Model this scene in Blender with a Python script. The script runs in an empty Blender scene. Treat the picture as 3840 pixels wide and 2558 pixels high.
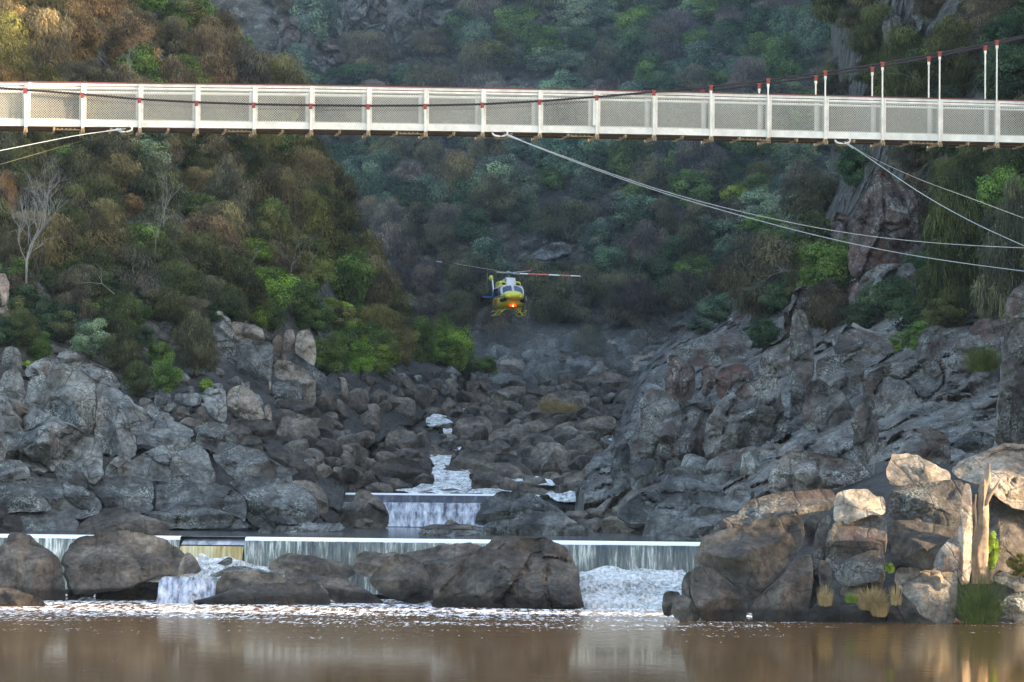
import bpy, math, random
import numpy as np
from mathutils import Vector, Matrix
from mathutils.bvhtree import BVHTree

sc = bpy.context.scene
COL = sc.collection
random.seed(7); rng = np.random.default_rng(7)

# ---------------------------------------------------------------- camera, sky, sun
F = 15637.0; CX, CY = 1920.0, 1279.0; HZ = 1800.0       # focal length and horizon, in photo pixels
CAM = Vector((0, 0, 6.0))
pitch = math.atan((HZ - CY) / F); roll = math.radians(0.46)
cam = bpy.data.cameras.new('camera'); camo = bpy.data.objects.new('camera', cam); COL.objects.link(camo)
cam.sensor_width = 36; cam.lens = 36 * F / 3840; cam.clip_start = 1; cam.clip_end = 4000
MROT = Matrix.Rotation(math.pi/2 + pitch, 3, 'X') @ Matrix.Rotation(roll, 3, 'Z')
camo.matrix_world = Matrix.Translation(CAM) @ MROT.to_4x4()
sc.camera = camo
RM = np.array(MROT)

def rays(px, py):
    """unit-depth ray directions (y component = 1) through photo pixels"""
    px = np.asarray(px, float); py = np.asarray(py, float)
    v = np.stack([(px-CX)/F, (CY-py)/F, -np.ones_like(px)], -1) @ RM.T
    return v / v[..., 1:2]
def at(px, py, d):
    v = rays(px, py); d = np.asarray(d, float)
    return v * d[..., None] + np.array(CAM)
def P(px, py, d): return Vector(at(px, py, d))

SUN_EL = math.radians(16.0); SUN_H = (0.98, -0.2)
_n = math.hypot(*SUN_H); SX, SY = SUN_H[0]/_n, SUN_H[1]/_n
sun_dir = Vector((SX*math.cos(SUN_EL), SY*math.cos(SUN_EL), math.sin(SUN_EL)))
w = bpy.data.worlds.new('World'); sc.world = w; w.use_nodes = True
nt = w.node_tree; bg = nt.nodes['Background']
sky = nt.nodes.new('ShaderNodeTexSky'); sky.sky_type = 'NISHITA'; sky.sun_disc = False
sky.sun_elevation = SUN_EL; sky.sun_rotation = math.atan2(SX, SY)
sky.air_density = 1.0; sky.dust_density = 2.0; sky.ozone_density = 1.0
nt.links.new(sky.outputs[0], bg.inputs[0]); bg.inputs[1].default_value = 0.15
sl = bpy.data.lights.new('sun', 'SUN'); sl.energy = 3.0; sl.angle = math.radians(0.6); sl.color = (1, .82, .60)
so = bpy.data.objects.new('sun', sl); COL.objects.link(so)
so.rotation_euler = sun_dir.to_track_quat('Z', 'Y').to_euler()
sc.view_settings.view_transform = 'Standard'; sc.view_settings.look = 'None'
sc.view_settings.gamma = 1; sc.view_settings.exposure = 2.58
sc.view_settings.use_white_balance = True; sc.view_settings.white_balance_temperature = 7350; sc.view_settings.white_balance_tint = 8
sc.cycles.volume_bounces = 0
sc.cycles.max_bounces = 6
sc.cycles.transparent_max_bounces = 8

# ---------------------------------------------------------------- helpers
def _hash(i, j, k):
    h = (i*374761393 + j*668265263 + k*2147483647 + 1013904223) & 0xFFFFFFFF
    h = ((h ^ (h >> 13)) * 1274126177) & 0xFFFFFFFF
    return ((h ^ (h >> 16)) & 0xFFFF) / 65535.0
def vnoise(p):
    p = np.asarray(p, float); i = np.floor(p).astype(np.int64); f = p - i; f = f*f*(3-2*f)
    r = 0
    for a in (0, 1):
        for b in (0, 1):
            for c in (0, 1):
                wgt = (f[..., 0] if a else 1-f[..., 0])*(f[..., 1] if b else 1-f[..., 1])*(f[..., 2] if c else 1-f[..., 2])
                r = r + wgt*_hash(i[..., 0]+a, i[..., 1]+b, i[..., 2]+c)
    return r*2-1
def fbm(p, o=4, g=.5):
    p = np.asarray(p, float); r = 0; a = 1
    for k in range(o):
        r = r + a*vnoise(p + 17.3*k); p = p*2.03; a *= g
    return r
def cellblock(p, seed=0):
    """blocky offsets: each voronoi cell gets its own value"""
    p = np.asarray(p, float); i = np.floor(p).astype(np.int64)
    best = np.full(p.shape[:-1], 9e9); val = np.zeros(p.shape[:-1])
    for a in (-1, 0, 1):
        for b in (-1, 0, 1):
            for c in (-1, 0, 1):
                q = i + np.array([a, b, c])
                o = np.stack([_hash(q[..., 0], q[..., 1]+seed, q[..., 2]), _hash(q[..., 1]+91, q[..., 2]+seed, q[..., 0]), _hash(q[..., 2]+7, q[..., 0], q[..., 1]+33)], -1)
                dd = ((q + o - p)**2).sum(-1)
                v = _hash(q[..., 0]+5, q[..., 1]+11+seed, q[..., 2]+3)
                m = dd < best; best = np.where(m, dd, best); val = np.where(m, v, val)
    return val, best

def fracture(p, seed=0):
    """angular broken-rock relief: each cell is a tilted plane, with a groove along the joints; returns offset -1..1 and groove 0..1"""
    p = np.asarray(p, float); p = p + .10*np.stack([vnoise(p*1.3+3), vnoise(p*1.3+31), vnoise(p*1.3+57)], -1)
    i = np.floor(p).astype(np.int64); F1 = np.full(p.shape[:-1], 9e9); F2 = F1.copy(); off = np.zeros(p.shape[:-1])
    for a in (-1, 0, 1):
        for b in (-1, 0, 1):
            for c in (-1, 0, 1):
                q = i + np.array([a, b, c]); h1 = _hash(q[..., 0], q[..., 1]+seed, q[..., 2]); h2 = _hash(q[..., 1]+91, q[..., 2]+seed, q[..., 0]); h3 = _hash(q[..., 2]+7, q[..., 0], q[..., 1]+33)
                dv = p - (q + np.stack([h1, h2, h3], -1)); dd = np.sqrt((dv**2).sum(-1))
                v = (_hash(q[..., 0]+5, q[..., 1]+11+seed, q[..., 2]+3)-.5)*.9 + dv[..., 0]*(h2-.5)*2.0 + dv[..., 2]*(h3-.35)*1.6 + dv[..., 1]*(h1-.5)*1.2
                m = dd < F1; F2 = np.where(m, F1, np.minimum(F2, dd)); off = np.where(m, v, off); F1 = np.where(m, dd, F1)
    return off, np.exp(-((F2-F1)/.09)**2)

def mk(name, V, Fc, m, parent=None, smooth=True, loc=None):
    V = np.asarray(V, np.float32).reshape(-1, 3)
    if loc is not None: V = V - np.array(loc, np.float32)
    me = bpy.data.meshes.new(name)
    if isinstance(Fc, np.ndarray):
        k = Fc.shape[1]; n = Fc.shape[0]
        me.vertices.add(len(V)); me.vertices.foreach_set('co', V.ravel())
        me.loops.add(n*k); me.loops.foreach_set('vertex_index', Fc.astype(np.int32).ravel())
        me.polygons.add(n); me.polygons.foreach_set('loop_start', np.arange(0, n*k, k, dtype=np.int32))
        me.update(calc_edges=True)
    else:
        me.from_pydata([tuple(map(float, v)) for v in V], [], Fc)
    if smooth: me.polygons.foreach_set('use_smooth', np.ones(len(me.polygons), bool))
    if m: me.materials.append(m)
    o = bpy.data.objects.new(name, me); COL.objects.link(o)
    if loc is not None: o.location = loc
    if parent: o.parent = parent
    return o
def grid_faces(nu, nv, wrap=False):
    a = np.arange(nu*nv).reshape(nu, nv)
    if wrap: a = np.concatenate([a, a[:, :1]], 1)
    return np.stack([a[:-1, :-1], a[1:, :-1], a[1:, 1:], a[:-1, 1:]], -1).reshape(-1, 4)
class MB:
    """collects boxes, tubes, lofts; build() links ONE mesh"""
    def __init__(s): s.v = []; s.f = []
    def add(s, V, Fc):
        n = len(s.v); s.v += [tuple(map(float, v)) for v in V]; s.f += [tuple(int(i)+n for i in f) for f in Fc]
    def box(s, c, size, M=None):
        x, y, z = [k/2 for k in size]
        V = [Vector((a*x, b*y, e*z)) for a in (-1, 1) for b in (-1, 1) for e in (-1, 1)]
        if M: V = [M @ v for v in V]
        V = [v + Vector(c) for v in V]
        s.add(V, [(0, 1, 3, 2), (4, 6, 7, 5), (0, 4, 5, 1), (2, 3, 7, 6), (0, 2, 6, 4), (1, 5, 7, 3)])
    def beam(s, a, b, wd, ht, up=Vector((0, 0, 1))):
        a, b = Vector(a), Vector(b); t = (b-a).normalized(); sd = t.cross(up).normalized(); u = sd.cross(t).normalized()
        V = [p + sd*i*wd/2 + u*j*ht/2 for p in (a, b) for i in (-1, 1) for j in (-1, 1)]
        s.add(V, [(0, 1, 3, 2), (4, 6, 7, 5), (0, 4, 5, 1), (2, 3, 7, 6), (0, 2, 6, 4), (1, 5, 7, 3)])
    def tube(s, pts, r, n=8, cap=True):
        pts = [Vector(p) for p in pts]; R = r if hasattr(r, '__len__') else [r]*len(pts)
        V = []
        t0 = (pts[1]-pts[0]).normalized(); up = Vector((0, 0, 1)) if abs(t0.z) < .9 else Vector((1, 0, 0))
        for i, p in enumerate(pts):
            t = (pts[min(i+1, len(pts)-1)] - pts[max(i-1, 0)]).normalized()
            sd = t.cross(up)
            sd = sd.normalized() if sd.length > 1e-5 else Vector((1, 0, 0)); u = sd.cross(t).normalized()
            for k in range(n):
                an = 2*math.pi*k/n; V.append(p + (sd*math.cos(an) + u*math.sin(an))*R[i])
        Fc = []
        for i in range(len(pts)-1):
            for k in range(n):
                a = i*n+k; b = i*n+(k+1) % n; Fc.append((a, b, b+n, a+n))
        if cap: Fc.append(tuple(range(n-1, -1, -1))); Fc.append(tuple(range((len(pts)-1)*n, len(pts)*n)))
        s.add(V, Fc)
    def loft(s, secs, n=24, cap=True):
        """secs: (y, cx, cz, half_w, half_h, exponent)"""
        V = []
        for (y, cx, cz, hw, hh, e) in secs:
            for k in range(n):
                a = 2*math.pi*k/n; c, d = math.cos(a), math.sin(a)
                V.append((cx + hw*math.copysign(abs(c)**(2/e), c), y, cz + hh*math.copysign(abs(d)**(2/e), d)))
        Fc = []
        for i in range(len(secs)-1):
            for k in range(n):
                a = i*n+k; b = i*n+(k+1) % n; Fc.append((a, b, b+n, a+n))
        if cap: Fc.append(tuple(range(n-1, -1, -1))); Fc.append(tuple(range((len(secs)-1)*n, len(secs)*n)))
        s.add(V, Fc)
    def ball(s, c, r, n=12, m=8):
        r = r if hasattr(r, '__len__') else (r, r, r)
        V = [(c[0]+r[0]*math.sin(math.pi*i/m)*math.cos(2*math.pi*j/n), c[1]+r[1]*math.sin(math.pi*i/m)*math.sin(2*math.pi*j/n), c[2]+r[2]*math.cos(math.pi*i/m)) for i in range(m+1) for j in range(n)]
        s.add(V, [(i*n+j, (i+1)*n+j, (i+1)*n+(j+1) % n, i*n+(j+1) % n) for i in range(m) for j in range(n)])
    def build(s, name, m, parent=None, smooth=False, loc=None):
        return mk(name, s.v, s.f, m, parent, smooth, loc)

used_labels = {}
def tag(o, label=None, cat=None, group=None, kind=None):
    if label: o['label'] = label; used_labels[label] = used_labels.get(label, 0)+1
    if cat: o['category'] = cat
    if group: o['group'] = group
    if kind: o['kind'] = kind
    return o
def empty(name, loc):
    o = bpy.data.objects.new(name, None); COL.objects.link(o); o.location = loc; o.empty_display_size = .3; return o

# ---------------------------------------------------------------- materials
def newmat(name):
    m = bpy.data.materials.new(name); m.use_nodes = True
    nt = m.node_tree; return m, nt, nt.nodes['Principled BSDF']
def N(nt, t, **kw):
    n = nt.nodes.new(t)
    for k, v in kw.items():
        if k in n.inputs: n.inputs[k].default_value = v
        else: setattr(n, k, v)
    return n
def ramp(nt, src, stops, interp='LINEAR'):
    r = nt.nodes.new('ShaderNodeValToRGB'); r.color_ramp.interpolation = interp
    e = r.color_ramp.elements
    while len(e) < len(stops): e.new(.5)
    for k, (p, c) in enumerate(stops):
        e[k].position = p; e[k].color = (*c, 1) if len(c) == 3 else c
    nt.links.new(src, r.inputs[0]); return r.outputs[0]
def mixc(nt, fac, a, b, mode='MIX'):
    m = nt.nodes.new('ShaderNodeMix'); m.data_type = 'RGBA'; m.blend_type = mode
    for s, i in ((fac, 0), (a, 6), (b, 7)):
        if isinstance(s, (int, float)): m.inputs[i].default_value = s
        elif isinstance(s, tuple): m.inputs[i].default_value = (*s, 1)
        else: nt.links.new(s, m.inputs[i])
    return m.outputs[2]
def mth(nt, op, a, b=None, clamp=False):
    m = nt.nodes.new('ShaderNodeMath'); m.operation = op; m.use_clamp = clamp
    for s, i in ((a, 0), (b, 1)):
        if s is None: continue
        if isinstance(s, (int, float)): m.inputs[i].default_value = s
        else: nt.links.new(s, m.inputs[i])
    return m.outputs[0]
def coords(nt, scale=(1, 1, 1), src='Position', rot=None):
    if src == 'Position': o = nt.nodes.new('ShaderNodeNewGeometry').outputs['Position']
    else: o = nt.nodes.new('ShaderNodeTexCoord').outputs[src]
    mp = nt.nodes.new('ShaderNodeMapping'); mp.inputs['Scale'].default_value = scale
    if rot: mp.inputs['Rotation'].default_value = rot
    nt.links.new(o, mp.inputs[0]); return mp.outputs[0]
def noise(nt, co, scale, detail=6, rough=.55, dist=0):
    n = N(nt, 'ShaderNodeTexNoise', Scale=scale, Detail=detail, Roughness=rough, Distortion=dist)
    nt.links.new(co, n.inputs['Vector']); return n.outputs[0]

def rock_mat(name, dark, mid, light, lichen=0.0, lcol=(.42, .46, .44), rust=None, bump=.5, crack=.5, streak=.3):
    m, nt, b = newmat(name)
    co = coords(nt)
    n1 = noise(nt, co, .45, 8, .62); n2 = noise(nt, co, 3.2, 8, .7); n3 = noise(nt, co, 14, 4, .7)
    c = ramp(nt, n1, [(.32, dark), (.5, mid), (.72, light)])
    c = mixc(nt, .75, c, ramp(nt, n2, [(.30, (.22,)*3), (.5, (1, 1, 1)), (.72, (1.95,)*3)]), 'MULTIPLY')
    # vertical run-off stains
    st = noise(nt, coords(nt, (1.6, 1.6, .16)), 1.0, 6, .7)
    c = mixc(nt, streak, c, ramp(nt, st, [(.38, (.36, .34, .34)), (.6, (1.3, 1.26, 1.2))]), 'MULTIPLY')
    if rust:
        rn = noise(nt, coords(nt, (1, 1, .5)), .5, 5, .6, .6)
        c = mixc(nt, ramp(nt, rn, [(.5, (0,)*3), (.66, (1,)*3)]), c, rust)
    if lichen:
        ln = noise(nt, co, .7, 6, .6); l2 = noise(nt, co, 9, 3, .6); l3 = noise(nt, co, 2.4, 8, .7)
        a = ramp(nt, ln, [(.54-.10*lichen, (0,)*3), (.72-.10*lichen, (1,)*3)])
        a2 = ramp(nt, l2, [(.47, (0,)*3), (.62, (1,)*3)])
        a3 = ramp(nt, l3, [(.52, (0,)*3), (.68, (1,)*3)])
        f_ = mth(nt, 'ADD', mth(nt, 'MULTIPLY', a2, mth(nt, 'MULTIPLY', a, .6)), mth(nt, 'MULTIPLY', a3, mth(nt, 'ADD', mth(nt, 'MULTIPLY', a, .45), .10)), True)
        c = mixc(nt, f_, c, lcol)
    if 'brown' in name:   # wet band just above the pool
        g_ = nt.nodes.new('ShaderNodeNewGeometry'); s_ = nt.nodes.new('ShaderNodeSeparateXYZ'); nt.links.new(g_.outputs['Position'], s_.inputs[0])
        wz = mth(nt, 'ADD', s_.outputs['Z'], mth(nt, 'MULTIPLY', n1, -.9))
        c = mixc(nt, 1.0, c, ramp(nt, wz, [(.0, (.38, .36, .36)), (.22, (1, 1, 1))]), 'MULTIPLY')
    tint = nt.nodes.new('ShaderNodeObjectInfo')
    hv = nt.nodes.new('ShaderNodeHueSaturation'); nt.links.new(c, hv.inputs['Color'])
    nt.links.new(mth(nt, 'ADD', mth(nt, 'MULTIPLY', tint.outputs['Random'], .55), .74), hv.inputs['Value'])
    c = hv.outputs[0]
    # pits and hairline cracks
    vo = nt.nodes.new('ShaderNodeTexVoronoi'); vo.feature = 'DISTANCE_TO_EDGE'; vo.inputs['Scale'].default_value = .55
    dco = nt.nodes.new('ShaderNodeMixRGB'); dco.blend_type = 'ADD'; dco.inputs[0].default_value = .55
    nz = N(nt, 'ShaderNodeTexNoise', Scale=.9, Detail=5); nt.links.new(co, nz.inputs['Vector'])
    nt.links.new(co, dco.inputs[1]); nt.links.new(nz.outputs[1], dco.inputs[2]); nt.links.new(dco.outputs[0], vo.inputs['Vector'])
    ck = ramp(nt, vo.outputs['Distance'], [(0, (0,)*3), (.035, (1,)*3)])
    c = mixc(nt, mth(nt, 'MULTIPLY', mth(nt, 'SUBTRACT', 1, ck), crack), c, (.012, .012, .013))
    nt.links.new(c, b.inputs['Base Color'])
    h = mth(nt, 'ADD', mth(nt, 'MULTIPLY', n1, 1.2), mth(nt, 'ADD', mth(nt, 'MULTIPLY', n2, .55), mth(nt, 'MULTIPLY', n3, .12)))
    h = mth(nt, 'ADD', h, mth(nt, 'MULTIPLY', ck, crack*.5))
    bp = N(nt, 'ShaderNodeBump', Strength=bump, Distance=.55); nt.links.new(h, bp.inputs['Height'])
    nt.links.new(bp.outputs[0], b.inputs['Normal'])
    b.inputs['Roughness'].default_value = .82; b.inputs['Specular IOR Level'].default_value = .25
    return m
M = {}
M['bed'] = rock_mat('dark_river_bed_gravel', (.012, .011, .011), (.03, .027, .026), (.06, .055, .05), bump=.5, crack=.2)  # near-black base colour puts the shade of rock gaps into the ground
M['river'] = rock_mat('river_boulder_stone', (.028, .024, .022), (.105, .090, .080), (.25, .215, .185), bump=.5, crack=.25, streak=.3)
M['brown'] = rock_mat('brown_boulder_stone', (.024, .021, .020), (.072, .062, .057), (.18, .150, .128), bump=.5, crack=.3, streak=.4)
M['slate'] = rock_mat('dark_bank_stone', (.022, .023, .025), (.068, .069, .072), (.175, .18, .182), lichen=.4, bump=.5, crack=.35)
M['lichen'] = rock_mat('lichened_dolerite', (.042, .042, .044), (.125, .126, .127), (.27, .275, .27), lichen=.9, bump=.6, crack=.5, rust=(.09, .07, .06))
M['fine'] = rock_mat('speckled_right_bank_stone', (.030, .026, .027), (.092, .083, .080), (.20, .186, .178), lichen=.9, lcol=(.38, .42, .41), bump=.65, crack=.4, rust=(.10, .062, .055))
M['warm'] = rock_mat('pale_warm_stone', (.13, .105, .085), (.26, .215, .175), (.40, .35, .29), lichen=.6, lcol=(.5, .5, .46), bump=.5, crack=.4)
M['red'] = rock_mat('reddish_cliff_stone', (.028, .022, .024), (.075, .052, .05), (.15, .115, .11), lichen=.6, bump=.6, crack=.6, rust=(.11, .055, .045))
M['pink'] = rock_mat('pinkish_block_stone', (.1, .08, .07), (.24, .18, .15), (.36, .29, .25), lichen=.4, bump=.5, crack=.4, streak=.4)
M['cliff'] = rock_mat('far_cliff_stone', (.03, .03, .035), (.085, .08, .085), (.17, .165, .165), lichen=.7, bump=.7, crack=.6)
def plain(name, col, rough=.6, metal=0, var=0, vs=3):
    m, nt, b = newmat(name)
    b.inputs['Roughness'].default_value = rough; b.inputs['Metallic'].default_value = metal
    if var:
        n = noise(nt, coords(nt), vs, 6, .65)
        c = mixc(nt, ramp(nt, n, [(.35, (0,)*3), (.7, (1,)*3)]), tuple(x*(1-var) for x in col), tuple(min(1, x*(1+var*.4)) for x in col))
        nt.links.new(c, b.inputs['Base Color'])
    else: b.inputs['Base Color'].default_value = (*col, 1)
    return m
def leaf_mat():
    m = bpy.data.materials.new('foliage'); m.use_nodes = True; nt = m.node_tree; nt.nodes.clear()
    out = nt.nodes.new('ShaderNodeOutputMaterial')
    oi = nt.nodes.new('ShaderNodeObjectInfo'); at_ = nt.nodes.new('ShaderNodeAttribute'); at_.attribute_name = 'tone'
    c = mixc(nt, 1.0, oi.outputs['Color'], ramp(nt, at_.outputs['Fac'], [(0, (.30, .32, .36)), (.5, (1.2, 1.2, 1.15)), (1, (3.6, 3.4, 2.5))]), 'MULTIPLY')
    d = nt.nodes.new('ShaderNodeBsdfDiffuse'); t = nt.nodes.new('ShaderNodeBsdfTranslucent')
    nt.links.new(c, d.inputs[0]); nt.links.new(c, t.inputs[0])
    ms = nt.nodes.new('ShaderNodeMixShader'); ms.inputs[0].default_value = .35
    nt.links.new(d.outputs[0], ms.inputs[1]); nt.links.new(t.outputs[0], ms.inputs[2]); nt.links.new(ms.outputs[0], out.inputs[0])
    return m
M['leaf'] = leaf_mat()
M['bark'] = plain('dark_bark', (.07, .058, .05), .9, var=.5)
M['deadwood'] = plain('bleached_dead_wood', (.26, .25, .24), .85, var=.4, vs=2)
M['warmwood'] = plain('weathered_stump_wood', (.3, .22, .16), .85, var=.5, vs=2)
M['soil'] = rock_mat('leaf_litter_and_rock', (.018, .016, .014), (.045, .038, .032), (.10, .09, .08), lichen=.3, bump=.8, crack=.2, streak=0)
M['white'] = plain('cream_white_paint', (.76, .72, .66), .5, var=.22, vs=2.2)
M['lattice'] = plain('lattice_white_paint', (.50, .465, .40), .6)
M['rail'] = plain('dark_red_rail_paint', (.16, .045, .05), .5)
M['clamp'] = plain('red_clamp_paint', (.32, .045, .03), .5, var=.3, vs=9)
M['cable'] = plain('dark_wire_rope', (.035, .028, .032), .6, .3)
M['rust'] = plain('rusty_cream_paint', (.34, .23, .12), .7, var=.6, vs=6)
M['timber'] = plain('dark_deck_timber', (.09, .055, .035), .8, var=.4)
M['galv'] = plain('galvanised_wire_rope', (.42, .45, .46), .45, .4)
M['brasswire'] = plain('aged_wire_rope', (.16, .13, .07), .6, .3)
# ---------------------------------------------------------------- terrain
def patch(name, rows, nu, nv, m, amp=.6, block=.8, kind='structure', sc_=.35, low=None, lowy=1250):
    """rows: list of (py, [(px, depth), ...]) ordered bottom to top; smooth grid through them"""
    R = len(rows); K = len(rows[0][1])
    c = np.array([[(px, py, d) for (px, d) in cols] for (py, cols) in rows], float)
    u = np.linspace(0, K-1, nu); v = np.linspace(0, R-1, nv)
    def interp(arr, t):
        i = np.clip(np.floor(t).astype(int), 0, arr.shape[0]-2); f = t-i
        return arr[i]*(1-f)[:, None, None] + arr[i+1]*f[:, None, None]
    g = interp(c, v); g = interp(g.transpose(1, 0, 2), u).transpose(1, 0, 2)
    V = at(g[..., 0], g[..., 1], g[..., 2])
    b, gr = fracture(V*sc_, 3); b2, gr2 = fracture(V*sc_*2.7, 9)
    V[..., 1] += -b*block*1.6 - b2*block*.45 + gr*block*.5 + fbm(V*.5, 4)*amp*.5
    V[..., 2] += fbm(V*.4+50, 4)*amp*.5
    Fc = grid_faces(nv, nu)
    o = mk(name, V, Fc, m); tag(o, kind=kind)
    if low:
        o.data.materials.append(low); yy = (g[..., 1] + fbm(V*.15, 3)*90)[:-1, :-1].ravel(); o.data.polygons.foreach_set('material_index', (yy > lowy).astype(np.int32))
    bv = BVHTree.FromPolygons([Vector(x) for x in V.reshape(-1, 3)], [tuple(map(int, f)) for f in Fc])
    return o, bv
def hit(bv, px, py):
    d = rays(px, py); dv = Vector(d).normalized()
    h = bv.ray_cast(CAM, dv)
    return h[0]
POOL, POND, W2 = 0.0, 3.0, 5.04
bedrows = []
for d in (264.4, 265.0, 268, 274, 284, 300, 320, 345, 370, 395, 415, 440, 470):
    z = W2-.75 + max(0, d-265)*.081 - max(0, d-408)*.12 if d > 264.7 else 1.0
    py = HZ - (z-6)*F/d
    bedrows.append((py, [(px, d) for px in (400, 1200, 1600, 2000, 2500, 2900)]))
river_bed, bv_bed = patch('river_bed', bedrows, 120, 110, M['bed'], amp=.35, block=.25)
leftrows = [
 (2060, [(-500, 224), (300, 232), (800, 238), (1150, 241), (1230, 244), (1240, 260)]),
 (1900, [(-500, 227), (300, 236), (800, 243), (1150, 248), (1280, 252), (1290, 280)]),
 (1700, [(-500, 233), (300, 244), (800, 255), (1100, 266), (1330, 285), (1340, 310)]),
 (1500, [(-500, 242), (300, 256), (800, 272), (1200, 305), (1700, 375), (1790, 420)]),
 (1400, [(-500, 250), (300, 268), (800, 288), (1200, 325), (1760, 392), (1800, 440)]),
 (1250, [(-500, 258), (300, 280), (800, 305), (1150, 340), (1440, 394), (1460, 450)]),
 (1000, [(-500, 275), (300, 298), (800, 325), (1100, 352), (1340, 400), (1350, 455)]),
 (700, [(-500, 292), (300, 318), (700, 345), (1000, 372), (1210, 410), (1200, 460)]),
 (350, [(-500, 312), (300, 340), (600, 362), (850, 388), (1000, 418), (980, 470)]),
 (0, [(-500, 335), (200, 362), (450, 385), (620, 405), (760, 430), (730, 480)]),
 (-250, [(-500, 352), (100, 380), (300, 405), (450, 425), (560, 445), (530, 500)])]
left_bank, bv_left = patch('left_hillside', leftrows, 200, 240, M['soil'], amp=.8, block=.9, low=M['bed'], lowy=1400)  # low part takes the bed colour so its gaps look shaded
farrows = [(1560, [(1150, 428), (1700, 428), (2200, 422), (2700, 410), (3300, 400), (3900, 395)]),
 (1380, [(1100, 440), (1700, 438), (2200, 432), (2700, 424), (3300, 415), (3900, 410)]),
 (1100, [(1000, 465), (1700, 462), (2200, 456), (2700, 448), (3300, 440), (3900, 430)]),
 (800, [(900, 490), (1700, 488), (2200, 480), (2700, 472), (3300, 462), (3900, 455)]),
 (400, [(700, 525), (1500, 520), (2200, 512), (2700, 502), (3300, 492), (3900, 485)]),
 (0, [(400, 545), (1300, 545), (2200, 545), (2700, 536), (3300, 525), (3900, 515)]),
 (-400, [(200, 580), (1300, 585), (2200, 590), (2700, 585), (3300, 575), (3900, 560)])]
far_hill, bv_far = patch('far_hillside', farrows, 150, 150, M['soil'], amp=1.2, block=1.4, sc_=.22)
rightrows = [
 (2060, [(2140, 262), (2180, 243), (2500, 236), (2900, 222), (3400, 206), (4400, 192)]),
 (1850, [(2150, 275), (2190, 252), (2500, 243), (2900, 230), (3400, 212), (4400, 198)]),
 (1650, [(2300, 300), (2340, 285), (2600, 262), (2900, 245), (3400, 224), (4400, 206)]),
 (1450, [(2370, 360), (2400, 345), (2600, 310), (2900, 278), (3400, 246), (4400, 218)]),
 (1300, [(2480, 390), (2520, 370), (2700, 335), (3000, 300), (3450, 264), (4400, 230)]),
 (1150, [(2700, 400), (2730, 380), (2850, 350), (3050, 318), (3500, 280), (4400, 242)]),
 (900, [(3010, 410), (3040, 380), (3120, 350), (3250, 330), (3600, 300), (4400, 262)]),
 (600, [(3120, 415), (3150, 385), (3220, 358), (3350, 338), (3650, 312), (4400, 280)]),
 (250, [(3120, 425), (3150, 395), (3230, 370), (3380, 350), (3700, 330), (4400, 300)]),
 (-250, [(3120, 440), (3160, 415), (3250, 395), (3400, 375), (3750, 350), (4400, 330)])]
right_bank, bv_right = patch('right_hillside', rightrows, 270, 300, M['soil'], amp=.8, block=1.5, sc_=.3, low=M['fine'], lowy=1180)
nearrows = [(2420, [(2560, 190), (3000, 186), (3400, 186), (3700, 184), (4300, 178)]),
 (2200, [(2600, 196), (3000, 191), (3400, 189), (3700, 188), (4300, 182)]),
 (2000, [(2760, 204), (3000, 197), (3400, 192), (3700, 190), (4300, 186)]),
 (1850, [(2960, 212), (3100, 203), (3400, 195), (3700, 192), (4300, 188)]),
 (1740, [(3060, 222), (3200, 212), (3400, 205), (3700, 202), (4300, 196)])]
near_bank, bv_near = patch('right_shore_ground', nearrows, 70, 50, M['bed'], amp=.3, block=.4)  # backing in the bed colour, painting shade between the stacked blocks

# unseen ridge added at right, notched to shade the river and place sun patches
def Hr(y):
    return np.interp(y, [40, 100, 147.3, 149.0, 165.5, 166.7, 180.2, 181.0, 210, 250, 318, 345, 470, 640], [34, 39, 40.5, 50, 50, 9, 9, 34, 62, 69, 71, 90, 122, 135])
ys = np.linspace(40, 640, 520); prof = np.array([(54, -1.5), (57, .35), (59.5, .8), (61, 1.0), (66, .97), (90, .6), (130, -.02)])
V = []
for y in ys:
    h = Hr(y)
    for k, (x, t) in enumerate(prof): V.append((x + (0 if k < 4 else 0), y, -2 if t < 0 else h*t))
V = np.array(V); V[:, 0] += fbm(V*.1, 3)*1.2; V[:, 2] += fbm(V*.3+9, 3)*1.4*(V[:, 2] > 3)
tag(mk('sun_blocker_ridge', V, grid_faces(len(ys), len(prof)), M['soil']), kind='structure')
# deep ground under everything
gx = np.linspace(-220, 220, 30); gy = np.linspace(-60, 640, 40); G = np.stack(np.meshgrid(gy, gx, indexing='ij'), -1)
V = np.stack([G[..., 1], G[..., 0], np.full(G.shape[:2], -2.2)], -1)
tag(mk('basin_floor', V, grid_faces(40, 30), M['soil']), kind='structure')

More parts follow.
